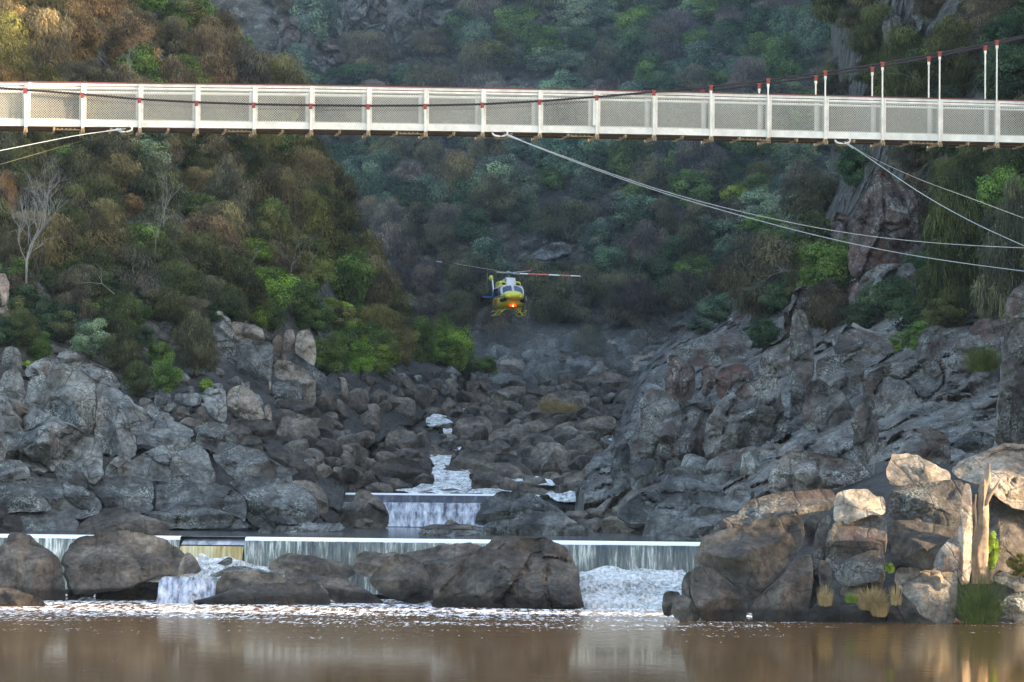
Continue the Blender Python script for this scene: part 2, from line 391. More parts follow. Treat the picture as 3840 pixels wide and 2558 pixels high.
# ---------------------------------------------------------------- water
def water_basin_mat():
    m = bpy.data.materials.new('tannin_brown_pool_water'); m.use_nodes = True; nt = m.node_tree; b = nt.nodes['Principled BSDF']
    geo = nt.nodes.new('ShaderNodeNewGeometry'); sp = nt.nodes.new('ShaderNodeSeparateXYZ'); nt.links.new(geo.outputs['Position'], sp.inputs[0])
    co = coords(nt)
    rip = noise(nt, coords(nt, (1.1, .45, 1)), 1.0, 6, .62); rip2 = noise(nt, coords(nt, (2.6, .9, 1)), 1.0, 4, .6)
    def yr(a_, b_):
        r = nt.nodes.new('ShaderNodeMapRange'); r.inputs['From Min'].default_value = a_; r.inputs['From Max'].default_value = b_
        nt.links.new(sp.outputs['Y'], r.inputs['Value']); return r.outputs[0]
    near = yr(146, 172)
    hh = mth(nt, 'ADD', mth(nt, 'MULTIPLY', rip, mth(nt, 'ADD', mth(nt, 'MULTIPLY', near, .5), .12)), mth(nt, 'MULTIPLY', rip2, mth(nt, 'ADD', mth(nt, 'MULTIPLY', near, 1.0), .05)))
    bp = N(nt, 'ShaderNodeBump', Strength=.5, Distance=.07); nt.links.new(hh, bp.inputs['Height'])
    # floating foam and painted ripple glints: specks and rafts, densest at the foot of the falls
    f1 = noise(nt, coords(nt, (5.5, .62, 1)), 1.0, 6, .7); f2 = noise(nt, coords(nt, (.10, .20, 1)), 1.0, 4, .6)
    dens = mth(nt, 'ADD', mth(nt, 'MULTIPLY', yr(154, 189), .30), mth(nt, 'MULTIPLY', f2, .58))
    dens = mth(nt, 'SUBTRACT', dens, mth(nt, 'MULTIPLY', mth(nt, 'GREATER_THAN', sp.outputs['X'], 11), .07))
    fo = mth(nt, 'MULTIPLY', mth(nt, 'SUBTRACT', f1, mth(nt, 'SUBTRACT', .985, dens)), 9, True)
    gap = noise(nt, coords(nt, (2.2, .30, 1)), 1.0, 6, .75)
    fo = mth(nt, 'MULTIPLY', fo, mth(nt, 'MULTIPLY', mth(nt, 'SUBTRACT', gap, .45), 11, True), True)
    body = mixc(nt, noise(nt, coords(nt, (.05, .3, 1)), 1, 3), (.16, .078, .030), (.25, .130, .055))
    df = N(nt, 'ShaderNodeBsdfDiffuse'); nt.links.new(body, df.inputs[0]); nt.links.new(bp.outputs[0], df.inputs['Normal'])
    gl = N(nt, 'ShaderNodeBsdfGlossy', Roughness=.05); gl.inputs['Color'].default_value = (1, .86, .70, 1); nt.links.new(bp.outputs[0], gl.inputs['Normal'])
    wt = N(nt, 'ShaderNodeMixShader'); wt.inputs[0].default_value = .68; nt.links.new(df.outputs[0], wt.inputs[1]); nt.links.new(gl.outputs[0], wt.inputs[2])
    fd = N(nt, 'ShaderNodeBsdfDiffuse'); fd.inputs[0].default_value = (.82, .81, .84, 1)
    mx = N(nt, 'ShaderNodeMixShader'); nt.links.new(fo, mx.inputs[0]); nt.links.new(wt.outputs[0], mx.inputs[1]); nt.links.new(fd.outputs[0], mx.inputs[2])
    nt.links.new(mx.outputs[0], nt.nodes['Material Output'].inputs[0])
    return m
def calm_mat():
    m, nt, b = newmat('dark_pond_water'); co = coords(nt, (.5, 2.2, 1))
    bp = N(nt, 'ShaderNodeBump', Strength=.3, Distance=.03); nt.links.new(noise(nt, co, 1.2, 4), bp.inputs['Height'])
    b.inputs['Base Color'].default_value = (.035, .032, .035, 1); b.inputs['Roughness'].default_value = .12; b.inputs['IOR'].default_value = 1.33
    nt.links.new(bp.outputs[0], b.inputs['Normal']); return m
def fall_mat(name, dark, light, dens=.5, sx=9, sz=.55, low=0.0, col3=None):
    m, nt, b = newmat(name)
    n1 = noise(nt, coords(nt, (sx, .5, sz)), 1.0, 7, .7); n2 = noise(nt, coords(nt, (sx*.12, .3, .25)), 1.0, 3, .5)
    geo = nt.nodes.new('ShaderNodeNewGeometry'); sp = nt.nodes.new('ShaderNodeSeparateXYZ'); nt.links.new(geo.outputs['Position'], sp.inputs[0])
    s = mth(nt, 'ADD', n1, mth(nt, 'MULTIPLY', n2, .5))
    c = ramp(nt, mth(nt, 'SUBTRACT', s, .25), [(dens-.16, dark), (dens, col3 or tuple((a+c_)/2 for a, c_ in zip(dark, light))), (dens+.2, light)])
    nt.links.new(c, b.inputs['Base Color']); b.inputs['Roughness'].default_value = .3
    bp = N(nt, 'ShaderNodeBump', Strength=.6, Distance=.06); nt.links.new(n1, bp.inputs['Height']); nt.links.new(bp.outputs[0], b.inputs['Normal'])
    return m
def foam_mat(name='white_water', thr=.5, dark=(.16, .15, .13), sc3=(1.4, 1.4, 1.4)):
    m, nt, b = newmat(name); n = noise(nt, coords(nt, sc3), 2.2, 9, .78)
    n2 = noise(nt, coords(nt), .5, 4, .6)
    s = mth(nt, 'ADD', mth(nt, 'MULTIPLY', n, .7), mth(nt, 'MULTIPLY', n2, .3))
    c = ramp(nt, s, [(thr-.12, dark), (thr-.02, (.5, .5, .5)), (thr+.1, (.9, .9, .93))])
    nt.links.new(c, b.inputs['Base Color']); b.inputs['Roughness'].default_value = .6
    bp = N(nt, 'ShaderNodeBump', Strength=.45, Distance=.10); nt.links.new(n, bp.inputs['Height']); nt.links.new(bp.outputs[0], b.inputs['Normal'])
    return m
M['pool'] = water_basin_mat(); M['pond'] = calm_mat()
M['fall'] = fall_mat('weir_curtain_water', (.035, .043, .052), (.90, .90, .86), .53, sx=5, col3=(.15, .165, .155))
M['gold'] = fall_mat('golden_spill_water', (.22, .15, .05), (.62, .55, .36), .5, sx=5, col3=(.42, .31, .12))
M['fall2'] = fall_mat('upper_weir_white_water', (.05, .055, .085), (.88, .88, .93), .53, sx=3.2, sz=1.0, col3=(.4, .42, .5))
M['foam'] = foam_mat('white_water', .515, (.10, .11, .11), (2.4, 1.4, .55)); M['rapid'] = foam_mat('rapids_water', .53, (.035, .033, .035), (1.6, .35, 1.2))
M['lip'] = plain('sky_sheen_weir_lip', (.85, .84, .9), .2)  # pale base colour paints the sky reflection on the lip
M['sleek'] = fall_mat('sleek_spill_water', (.12, .13, .17), (.62, .64, .74), .5, sx=3, sz=3)
M['concrete'] = plain('stained_weir_concrete', (.10, .10, .10), .9, var=.5)

def sheet(name, x0, x1, y0, y1, z, m, nx=2, ny=2, fn=None):
    X, Y = np.meshgrid(np.linspace(x0, x1, nx), np.linspace(y0, y1, ny)); V = np.stack([X, Y, np.full(X.shape, float(z))], -1)
    if fn is not None: V[..., 2] += fn(V)
    o = mk(name, V, grid_faces(ny, nx), m); tag(o, kind='structure'); return o
sheet('basin_water', -120, 53, -40, 222, POOL, M['pool'])

# lower weir: runs across the river a little obliquely
A1 = P(-260, 2003, 215); B1 = P(2640, 2036, 204.5); A1.z = B1.z = POND
def wline(px): t = (px+260)/2900; return A1.lerp(B1, t)
wd = (B1-A1).normalized(); back = Vector((-wd.y, wd.x, 0))
# pond between the two weirs
V = [A1+back*.1, B1+back*.1, Vector((30, 222, POND)), Vector((30, 272, POND)), Vector((-60, 272, POND)), Vector((-60, 222, POND))]
tag(mk('pond_water', V, [(0, 1, 2, 3, 4, 5)], M['pond'], smooth=False), kind='structure')
weir = empty('lower_weir', (wline(1300).x, wline(1300).y, 0)); weir.location = (0, 208, 0)
tag(weir, 'long low concrete weir with a water curtain right across the foreground', 'weir')
def wpart(name, V, Fc, m, smooth=True):
    return mk(name, V, Fc, m, weir, smooth, loc=None)
def rel(V): return np.asarray(V, float) - np.array(weir.location)
mb = MB()
def seg(px0, px1, zt):
    a, b = wline(px0), wline(px1)
    m_ = (a+b)/2 + back*.62; L = (b-a).length
    R_ = Matrix.Rotation(math.atan2(wd.y, wd.x), 3, 'Z')
    mb.box(Vector((m_.x, m_.y, (zt-1.5)/2)) - Vector(weir.location), (L, 1.0, zt+1.5), R_)
seg(-260, 705, POND-.09); seg(705, 965, POND-.42); seg(965, 2640, POND-.09)
mb.build('concrete_wall', M['concrete'], weir)
# curtain with a rounded lip, sky sheen in its colour
def curtain(px0, px1, ztop, zbot, m, name, lipname=None, n=None, throw=.35, lipm=None):
    n = n or int(abs(px1-px0)/3.2)
    t = np.linspace(px0, px1, n); base = np.array([tuple(wline(p)) for p in t])
    ks = np.linspace(0, 1, 14); V = np.zeros((14, n, 3))
    w1 = fbm(np.stack([base[:, 0]*3, base[:, 1]*0, base[:, 0]*0], -1), 4)
    for i, k in enumerate(ks):
        z = ztop - .18 - (ztop-.18-zbot)*k**1.1
        off = -(.16 + throw*math.sqrt(k)) + w1*.05*(.4+k) + fbm(np.stack([base[:, 0]*5, base[:, 0]*0+k*1.2, base[:, 0]*0+3], -1), 3)*.05*k
        V[i] = base + np.array(back)[None]*off[:, None]; V[i, :, 2] = z
    o = wpart(name, rel(V), grid_faces(14, n), m)
    if lipname:
        L = []
        for (o_, z_) in (((.3, 0.01), (.05, .005), (-.09, -.03), (-.15, -.09), (-.165, -.19)) if throw < .4 else ((1.6, .285), (1.0, .27), (.5, .16), (.1, .03), (-.15, -.12))):
            q = base + np.array(back)[None]*o_; q[:, 2] = ztop + z_; L.append(q)
        wpart(lipname, rel(np.array(L)), grid_faces(5, n), lipm or M['lip'])
curtain(-260, 712, POND+.02, .25, M['fall'], 'falling_water', 'overflow_lip')
curtain(958, 2640, POND+.02, .25, M['fall'], 'falling_water', 'overflow_lip')
curtain(715, 955, POND-.28, .9, M['gold'], 'falling_water', 'spillway_lip', throw=.5, lipm=M['sleek'])

# upper weir
A2 = P(1205, 1856, 262.5); B2 = P(1860, 1868, 261.5); A2.z = B2.z = W2
weir2 = empty('upper_weir', ((A2+B2)/2).to_tuple()); weir2.location.z = POND
tag(weir2, 'short stepped weir with white falling water between dark boulders upstream', 'weir')
n = 260; base = np.array([tuple(A2.lerp(B2, t)) for t in np.linspace(0, 1, n)])
prof2 = [(.25, .02), (0, 0), (-.06, -.06), (-.1, -.5), (-.5, -.58), (-.56, -.66), (-.62, -1.0), (-1.0, -1.08), (-1.08, -1.2), (-1.15, -1.6), (-1.5, -2.0)]
V = []
for k, (o_, z_) in enumerate(prof2):
    q = base.copy(); q[:, 1] += o_ + (fbm(np.stack([base[:, 0]*4, base[:, 0]*0+k*.8, base[:, 0]*0], -1), 3)*.09 if k > 2 else 0); q[:, 2] += z_; V.append(q)
V = np.array(V)-np.array(weir2.location)
mk('dark_face_water', V[:4], grid_faces(4, n), fall_mat('upper_weir_face_water', (.03, .033, .06), (.55, .56, .62), .62, sx=2.5, sz=.8, col3=(.12, .12, .18)), weir2)
mk('falling_water', V[3:], grid_faces(len(prof2)-3, n), M['fall2'], weir2)
q0 = V[0].copy(); q1 = V[1].copy(); q0[:, 2] += .05; q1[:, 2] += .05; q1[:, 1] -= .05; q2 = q1.copy(); q2[:, 2] -= .1
mk('overflow_lip', np.array([q0, q1, q2]), grid_faces(3, n), M['lip'], weir2)
mb = MB(); mb.box((0, .75, .6), ((B2-A2).length, 1.2, 2.6)); mb.build('concrete_wall', M['concrete'], weir2)

# crops used to note outlines down: name -> (x0, y0, scale)
CR = dict(A=(0, 1900, .5438), B=(1280, 1900, .5438), C=(2400, 1700, .6117), D=(0, 1150, .574), E=(1100, 1250, .5947),
          Fr=(2300, 950, .7016), G=(1000, 0, .8496), H=(1300, 450, .6058), L=(0, 0, .7654), Rr=(2500, 450, .6058), T=(2500, 0, .5692))
def px_(crop, s):
    x0, y0, k = CR[crop]
    return np.array([(x0+float(a)*k, y0+float(b)*k) for a, b in (t.split(',') for t in s.split())])
def chaikin(p, it=2):
    for _ in range(it):
        q = np.roll(p, -1, 0); p = np.stack([.8*p+.2*q, .2*p+.8*q], 1).reshape(-1, 2)
    return p
def resample(p, n):
    q = np.vstack([p, p[:1]]); s = np.r_[0, np.cumsum(np.hypot(*np.diff(q, axis=0).T))]
    t = np.linspace(0, s[-1], n, endpoint=False); return np.stack([np.interp(t, s, q[:, 0]), np.interp(t, s, q[:, 1])], -1)
def centroid(p):
    x, y = p.T; x1, y1 = np.roll(x, -1), np.roll(y, -1); a = (x*y1-x1*y); A = a.sum()/2
    return np.array([((x+x1)*a).sum()/(6*A), ((y+y1)*a).sum()/(6*A)])

# heaps of white water below the falls, following the ground they run over
def foam_heap(name, crop, s, d0, d1, z0, z1, m, amp=.15):
    """a lumpy sheet of white water running from (d1,z1) at its top edge down to (d0,z0)"""
    p = resample(chaikin(px_(crop, s)), 72); c = centroid(p); ys_ = p[:, 1]; lo, hi = ys_.max(), ys_.min()
    V = []
    for r in np.linspace(0, 1, 16):
        q = c + (p-c)*r; t = np.clip((lo-q[:, 1])/(lo-hi), 0, 1)
        d = d0 + (d1-d0)*t; w_ = at(q[:, 0], q[:, 1], d)
        w_[:, 2] += (fbm(w_*np.array([1.3, 1.3, 1.3]), 5, .6))*amp*(1.1-r*.5); w_[:, 1] += fbm(w_*1.1+30, 4)*amp*2
        w_[:, 2] -= np.where((t < .12) & (r > .93), .5, 0); V.append(w_)
    o = mk(name, np.array(V), grid_faces(16, 72, True), m); return o
foams = [
 ('A', '640,480 1100,470 1180,440 1300,460 1360,410 1345,340 1380,300 1470,370 1560,330 1650,370 1700,380 1760,400 1850,410 1960,440 1900,480 1700,480 1500,520 1480,620 1400,640 1240,560 1120,530 1000,520', 201, 206, M['foam']),
 ('A', '1100,480 1240,490 1400,500 1480,520 1480,620 1440,640 1380,660 1080,655 1090,600', 199, 201, M['fall2']),
 ('B', '1630,440 1700,440 1780,410 1850,395 1900,420 1980,425 2060,415 2120,425 2200,440 2300,440 2380,430 2380,600 2330,700 2200,720 2050,690 1900,680 1680,690 1640,600', 196, 203.5, M['foam']),
]
for i, (cr, s, d0, d1, m_) in enumerate(foams):
    o = foam_heap('white_water', cr, s, d0, d1, 0, 0, m_); tag(o, kind='stuff')
rap = ['820,930 860,890 900,850 830,800 880,790 950,765 1010,775 1000,800 950,830 940,870 1050,880 1120,890 1125,960 1130,1015 900,1015 720,1015 760,990 870,960',
 '1340,925 1450,925 1560,935 1660,965 1640,992 1500,980 1400,995 1370,960', '1560,1035 1650,1030 1760,1025 1860,1045 1800,1085 1720,1105 1660,1075',
 '830,560 880,535 960,535 1015,590 960,615 845,610', '1040,525 1065,485 1110,495 1190,512 1160,535', '400,830 480,815 560,810 565,832 480,865 425,858',
 '90,800 180,808 240,820 130,835', '1935,680 2025,670 2015,710 1955,703', '1000,752 1050,730 1065,750 1015,770', '955,605 1000,612 1012,680 1035,740 1008,752 968,690 938,630', '225,812 420,826 425,852 300,848', '1120,1000 1250,1012 1560,1034 1560,1062 1250,1044 1120,1030', '640,1005 780,1000 960,1010 1100,1015 1250,1022 1250,1035 640,1032']
RAPS = rap
for s in rap:
    p = resample(chaikin(px_('E', s)), 48); c = centroid(p); V = []
    for r in np.linspace(0, 1, 9):
        q = c+(p-c)*r
        for x, y in q:
            h = hit(bv_bed, x, y) or P(x, y, 266)
            V.append((h.x, h.y, h.z))
    V = np.array(V).reshape(9, 48, 3); dd = V[..., 1].mean(); V[..., 2] += .27 + fbm(V*np.array([1.6, .6, 1]), 4, .5)*.12
    tag(mk('river_rapids', V, grid_faces(9, 48, True), M['rapid']), kind='structure')
# ---------------------------------------------------------------- wording helpers
ORD = 'first second third fourth fifth sixth seventh eighth ninth tenth eleventh twelfth thirteenth fourteenth fifteenth sixteenth seventeenth eighteenth nineteenth'.split()
POSTX = [98] + [98+214.1*i for i in range(1, 18)]
def panel(px): return ORD[int(np.clip(math.floor((px-98)/214.1)+1, 0, 17))]
def uniq(base, variants, group):
    for v in ['']+variants:
        l = (base+' '+v).strip()
        if l not in used_labels and len(l.split()) <= 16: return l
    return base

# ---------------------------------------------------------------- outlined rocks: every outline has its own distance, bulk and back
def facet_rock(name, pts, d, m, lean=.55, bulge=1.0, seed=0, K=6, sink=0, thick=None, detail=1.0, rough=1.0, frac=1.0):
    r_ = np.random.default_rng(seed)
    soft = m.name.startswith(('river', 'brown')); ex = 3.2 if soft else 6.0
    p = chaikin(pts, 2 if soft else 1); lo0, hi0 = p.min(0), p.max(0)
    if sink:
        h = hi0[1]-lo0[1]; k = np.clip((p[:, 1]-(hi0[1]-.15*h))/(.15*h), 0, 1); p = p.copy(); p[:, 1] += k*sink
    size = max(hi0-lo0); n = int(np.clip(size/4.5*detail, 44, 150)); rf = int(np.clip(size/13*detail, 10, 34)); rb = 5
    p = resample(p, n); c = centroid(p); lo, hi = p.min(0), p.max(0); half = (hi-lo)/2; mid = (hi+lo)/2
    # ragged outline
    ang = np.stack([p[:, 0]*.045, p[:, 1]*.045, np.full(n, seed*3.7)], -1)
    p = p + ((p-c)/np.maximum(np.hypot(*(p-c).T)[:, None], 1))*(fbm(ang, 4)[:, None])*min(6, size*.03)*rough
    mpp = d/F; T = (thick if thick else .5*min(hi[0]-lo[0], (hi[1]-lo[1])*1.3)*mpp)*bulge
    planes = [(r_.uniform(.45, .85), *(r_.uniform(-.95, .95, 2))) for _ in range(K)]
    planes.append((.62, r_.uniform(-.2, .2), .9))
    zb = hi0[1]
    Q, B_, R_, SD = [], [], [], []
    for side, rr in ((-1, np.sin(np.linspace(0, 1, rf)*math.pi/2)), (1, np.sin(np.linspace(1, 0, rb)*math.pi/2)[1:])):
        for r in rr:
            q = c+(p-c)*max(r, .001); uv = (q-mid)/half
            b = T*math.sqrt(max(0, 1-r**ex))*np.ones(n)
            if side < 0:
                for (a, gx_, gy_) in planes: b = np.minimum(b, T*np.maximum(.05, a+gx_*uv[:, 0]+gy_*uv[:, 1]))
                # straight-edged joint steps
                cr_ = vnoise(np.stack([q[:, 0]*.012, q[:, 1]*.02, np.full(n, seed)], -1))
                b = b*(1+.16*np.round(cr_*2.5)/2.5*rough) if size > 120 else b
            Q.append(q); B_.append(side*b*(1 if side < 0 else .8)); R_.append(r); SD.append(side)
    Q = np.array(Q); B_ = np.array(B_); R_ = np.array(R_)[:, None]; SD = np.array(SD)[:, None]
    dd = d + B_ + lean*np.maximum(0, zb-Q[..., 1])*mpp
    V = at(Q[..., 0], Q[..., 1], dd)
    inner = (R_ < .995)*1.0; k8 = inner*(1-R_**8)*rough; k6 = inner*(1-R_**6)*rough
    S = float(np.clip(size/2.3, 45, 130))*(1.5 if soft else 1.0); z_ = np.zeros_like(dd)
    fo_, gr_ = fracture(np.stack([Q[..., 0]/S, z_+seed*5.1, Q[..., 1]/S/1.15], -1), seed)
    am = T*(.11 if soft else .23)*frac
    f2_, g2_ = fracture(np.stack([Q[..., 0]/S*2.6, z_+seed*2.1, Q[..., 1]/S*2.6], -1), seed+4)
    n1_ = fbm(V*.9+seed, 4); n2_ = fbm(V*1.1+seed+40, 3)
    V[..., 1] += SD*fo_*am*k8 + gr_*T*(.05 if soft else .16)*k8*frac - f2_*am*.30*k8 + n1_*T*.10*k6
    V[..., 2] += n2_*T*.05*k6
    loc = tuple(P(c[0], hi0[1], d))
    o = mk(name, V, grid_faces(len(V), n, True), m, None, True, loc=loc)
    o.data.set_sharp_from_angle(angle=math.radians(27))
    return o

TONE = dict(river='dark grey', brown='brown', slate='slate grey', lichen='lichen spotted grey', fine='speckled grey', warm='pale', red='reddish', pink='pinkish', cliff='grey')
def rk(crop, mat, s, d=None, bv=None, water=None, lean=.55, bulge=1, label=None, name='boulder', group=None, sink=None, area='', **kw):
    global RS
    RS += 1
    pts = px_(crop, s); hi = pts.max(0); lo = pts.min(0); cx = (hi[0]+lo[0])/2
    base = hi[1]
    if d is None:
        if water is not None:
            v = rays(cx, base); d = (water-6)/v[2]
            if water == POND: d = min(d, 254)
            d += .22*min(hi[0]-lo[0], hi[1]-lo[1])*d/F
            if sink is None: sink = 14
        else:
            h = None
            for b_ in (bv if isinstance(bv, (list, tuple)) else [bv]):
                for dy in (4, 20, 40, 80):
                    h = hit(b_, cx, base-dy)
                    if h: break
                if h: break
            d = h.y if h else 300
            if sink is None: sink = 10
    o = facet_rock(name, pts, d, M[mat], lean, bulge, RS, sink=sink or 0, **kw)
    wpx, hpx = hi-lo
    if not label:
        sz = 'huge' if wpx > 330 else 'large' if wpx > 190 else 'mid-sized' if wpx > 95 else 'small'
        shp = 'upright' if hpx > wpx*1.15 else 'long low' if wpx > hpx*2.2 else 'broad' if wpx > hpx*1.4 else 'rounded' if mat in ('river', 'brown') else 'angular'
        label = uniq(f'{sz} {shp} {TONE[mat]} rock {area} below {panel(cx)} bridge panel', ['lower of two', 'upper of two', 'set to the right', 'set to the left', 'middle one', 'with uneven top'], '')
    tag(o, label, 'rock' if name != 'boulder' else 'boulder', group or f'rocks {area}')
    return o
RS = 0
# foreground boulders standing in the basin
FG = dict(water=POOL, group='boulders standing below the lower weir')
rk('A', 'brown', '-60,560 -60,330 30,250 60,190 110,172 200,185 235,215 280,260 350,300 400,350 430,430 450,520 460,645 350,650 270,650 150,640 0,640', label='tall dark brown boulder at the left edge just below the weir', **FG)
rk('A', 'brown', '-60,550 60,560 150,580 220,610 280,645 320,676 200,684 -60,688', label='low flat boulder in the bottom left corner at the water edge', **FG)
rk('A', 'brown', '420,340 470,280 560,205 650,190 780,170 900,165 960,185 1050,200 1150,235 1230,290 1270,320 1310,400 1230,480 1100,470 900,560 520,595 460,560 440,450', d=202.5, label='widest brown boulder overlapping the left end of the weir', sink=10, group=FG['group'])
rk('A', 'river', '1225,430 1250,370 1290,310 1330,330 1370,390 1398,445 1340,465 1230,462', d=201.5, label='small black boulder beside the golden spill of the weir', group=FG['group'])
rk('A', 'brown', '520,630 570,500 620,400 660,345 700,320 745,345 760,380 740,450 690,520 640,625', label='narrow slanting brown boulder leaning between two bigger foreground boulders', **FG)
rk('A', 'brown', '640,625 690,520 740,430 790,330 850,292 930,305 1000,345 1060,400 1095,460 1100,560 1085,640 940,645 700,640', label='dome shaped dark boulder with ribbed face left of the small cascade', **FG)
rk('A', 'river', '465,590 510,572 555,585 570,620 530,642 465,644', label='tiny dark block wedged between the tall left boulders at the waterline', **FG)
rk('A', 'brown', '1480,610 1500,500 1550,455 1660,440 1800,445 1930,465 1990,500 1960,560 1700,620 1560,630', d=200.5, label='dark boulder right of the small cascade behind the long low slab', group=FG['group'])
rk('A', 'slate', '1430,478 1520,440 1600,405 1700,415 1800,430 1850,455 1700,450 1560,470 1500,490', d=202.3, label='flat wet slate rock in the white water under the spill', group=FG['group'])
rk('A', 'slate', '1490,395 1530,370 1570,345 1605,350 1600,395 1560,410', d=203.3, label='small pointed wet rock poking from the foam under the spill', group=FG['group'])
rk('A', 'brown', '1290,655 1450,625 1620,560 1800,530 1950,520 2060,490 2150,500 2220,550 2270,610 2285,668 2100,675 1560,670', label='long low brown slab sloping into the pool left of centre', lean=.9, **FG)
rk('A', 'river', '1830,435 1890,370 1960,325 2040,320 2200,345 2330,375 2420,400 2480,440 2400,500 2250,500 2100,480 1980,480 1900,445', d=203.2, label='dark boulder with a pale top under the weir curtain left of centre', lean=.9, group=FG['group'])
rk('A', 'brown', '1955,460 1980,430 2050,425 2100,445 2250,490 2400,500 2500,560 2620,640 2660,668 2290,670 2250,570 2150,500 2050,490 1985,505', d=201.2, label='smooth grey brown boulder behind the long low slab', lean=.9, group=FG['group'])
rk('B', 'river', '75,410 100,340 150,295 220,310 290,325 350,310 400,325 300,400 260,470 170,490 100,460', d=202.6, label='jagged dark rock against the weir curtain near the centre', group=FG['group'])
rk('B', 'brown', '270,430 380,325 520,300 700,265 850,250 920,250 1000,290 950,360 830,480 700,560 600,560 500,480', d=202.6, label='big tilted pinkish brown slab behind the round dark boulder', lean=1.0, group=FG['group'])
rk('B', 'brown', '195,500 230,440 290,400 330,345 400,322 480,335 550,400 600,470 620,540 590,645 430,650 330,625 250,580 210,550', d=201, label='round dark brown boulder left of the biggest foreground boulder', sink=10, group=FG['group'])
rk('B', 'brown', '550,645 560,560 620,500 650,480 670,560 640,650', label='narrow stone wedged against the biggest boulder on its left', **FG)
rk('B', 'brown', '618,685 640,600 630,520 700,450 800,390 900,330 1000,260 1050,220 1110,197 1180,205 1250,200 1330,215 1400,212 1460,240 1540,265 1590,340 1620,400 1640,480 1650,560 1667,694 1400,700 1100,696 800,692', label='biggest brown boulder at centre cracked along its foot', thick=4.2, K=5, detail=1.3, **FG)
rk('B', 'brown', '700,696 790,610 860,582 1000,570 1110,562 1180,580 1260,620 1310,650 1335,697 1100,700 800,698', d=196.0, label='low rounded ledge at the foot of the biggest central boulder', lean=.5, sink=10, thick=1.6, K=3, group=FG['group'])
rk('B', 'brown', '1130,550 1140,498 1180,488 1270,500 1350,530 1390,570 1400,690 1340,690 1290,630 1200,580', d=196.6, label='wedge shaped block cracked off the front of the biggest central boulder', lean=.4, thick=1.2, K=3, group=FG['group'])
rk('B', 'slate', '1780,560 1810,515 1870,503 1950,525 2050,530 2100,580 2110,612 2000,625 1900,600', d=200.5, label='wet greenish rock in the foam right of the biggest boulder', group=FG['group'])
rk('B', 'brown', '1665,645 1690,600 1780,565 1880,560 1960,580 2000,620 2025,664 1850,668 1680,666', label='low dark rock in front of the foam right of biggest boulder', **FG)
# rocks round the pond
PD = dict(water=POND, group='rocks standing in the pond between the weirs')
rk('B', 'slate', '960,165 1000,110 1080,85 1160,70 1240,30 1300,22 1380,45 1440,25 1500,30 1560,70 1640,110 1690,160 1715,196 1500,196 1150,194 1000,190', label='broad smooth twin humped boulder in the pond behind the weir', **PD)
rk('B', 'slate', '520,192 560,160 640,145 720,150 790,180 650,202', label='low smooth rock breaking the pond surface near the centre', **PD)
rk('B', 'slate', '770,202 800,165 880,162 960,175 1000,202', label='low flat rock touching the twin humped boulder in the pond', **PD)
rk('B', 'river', '510,152 620,120 720,125 840,115 960,140 900,160 700,157', label='flat dark ledge under the white water of the upper weir', **PD)
rk('B', 'river', '700,125 745,83 800,110 830,132 720,134', label='small pointed dark rock right under the upper weir', **PD)
rk('E', 'river', '265,1170 330,1080 390,1050 385,1010 430,980 490,1010 560,1060 605,1130 602,1218 450,1220 330,1216', label='pointed black boulder standing before the upper weir', lean=.3, **PD)
rk('E', 'river', '380,1222 400,1170 450,1158 510,1190 540,1232', d=251, label='small dark rock leaning on the pointed black boulder', group=PD['group'])
rk('E', 'slate', '1130,1205 1160,1120 1230,1040 1300,1000 1400,995 1500,1010 1600,1060 1700,1120 1780,1170 1500,1215 1250,1220', label='large dark slanting boulder at the right end of the upper weir', d=256, **{'group': PD['group']})
rk('E', 'river', '0,930 80,920 150,950 200,1020 225,1080 232,1125 150,1160 60,1100 0,1120', d=257, label='rounded dark boulder at the left end of the upper weir', group=PD['group'])
rk('D', 'brown', '480,1482 530,1410 600,1370 720,1305 820,1305 900,1350 1000,1380 1110,1420 1115,1484 700,1488', label='smooth pinkish slope of rock at the pond edge on the left', lean=1.2, **PD)
rk('D', 'slate', '870,1380 1000,1330 1100,1350 1200,1280 1300,1300 1400,1320 1560,1370 1665,1448 1400,1448 1170,1450 1000,1440', d=236, label='long pointed dark rock reaching into the pond from the left bank', lean=.9, group=PD['group'])
rk('D', 'slate', '1670,1478 1760,1390 1830,1340 1900,1370 1960,1385 1990,1410 1960,1450 1770,1480', label='pointed rock with greenish top in the pond left of centre', **PD)
rk('D', 'slate', '1760,1470 1900,1415 2100,1410 2240,1420 2240,1466 1800,1480', d=234, label='low dark shelf behind the greenish pointed pond rock', lean=1, group=PD['group'])
LB = dict(bv=[bv_left, bv_bed], area='on left bank', group='rocks piled on the left bank', name='bank_rock', frac=.55)
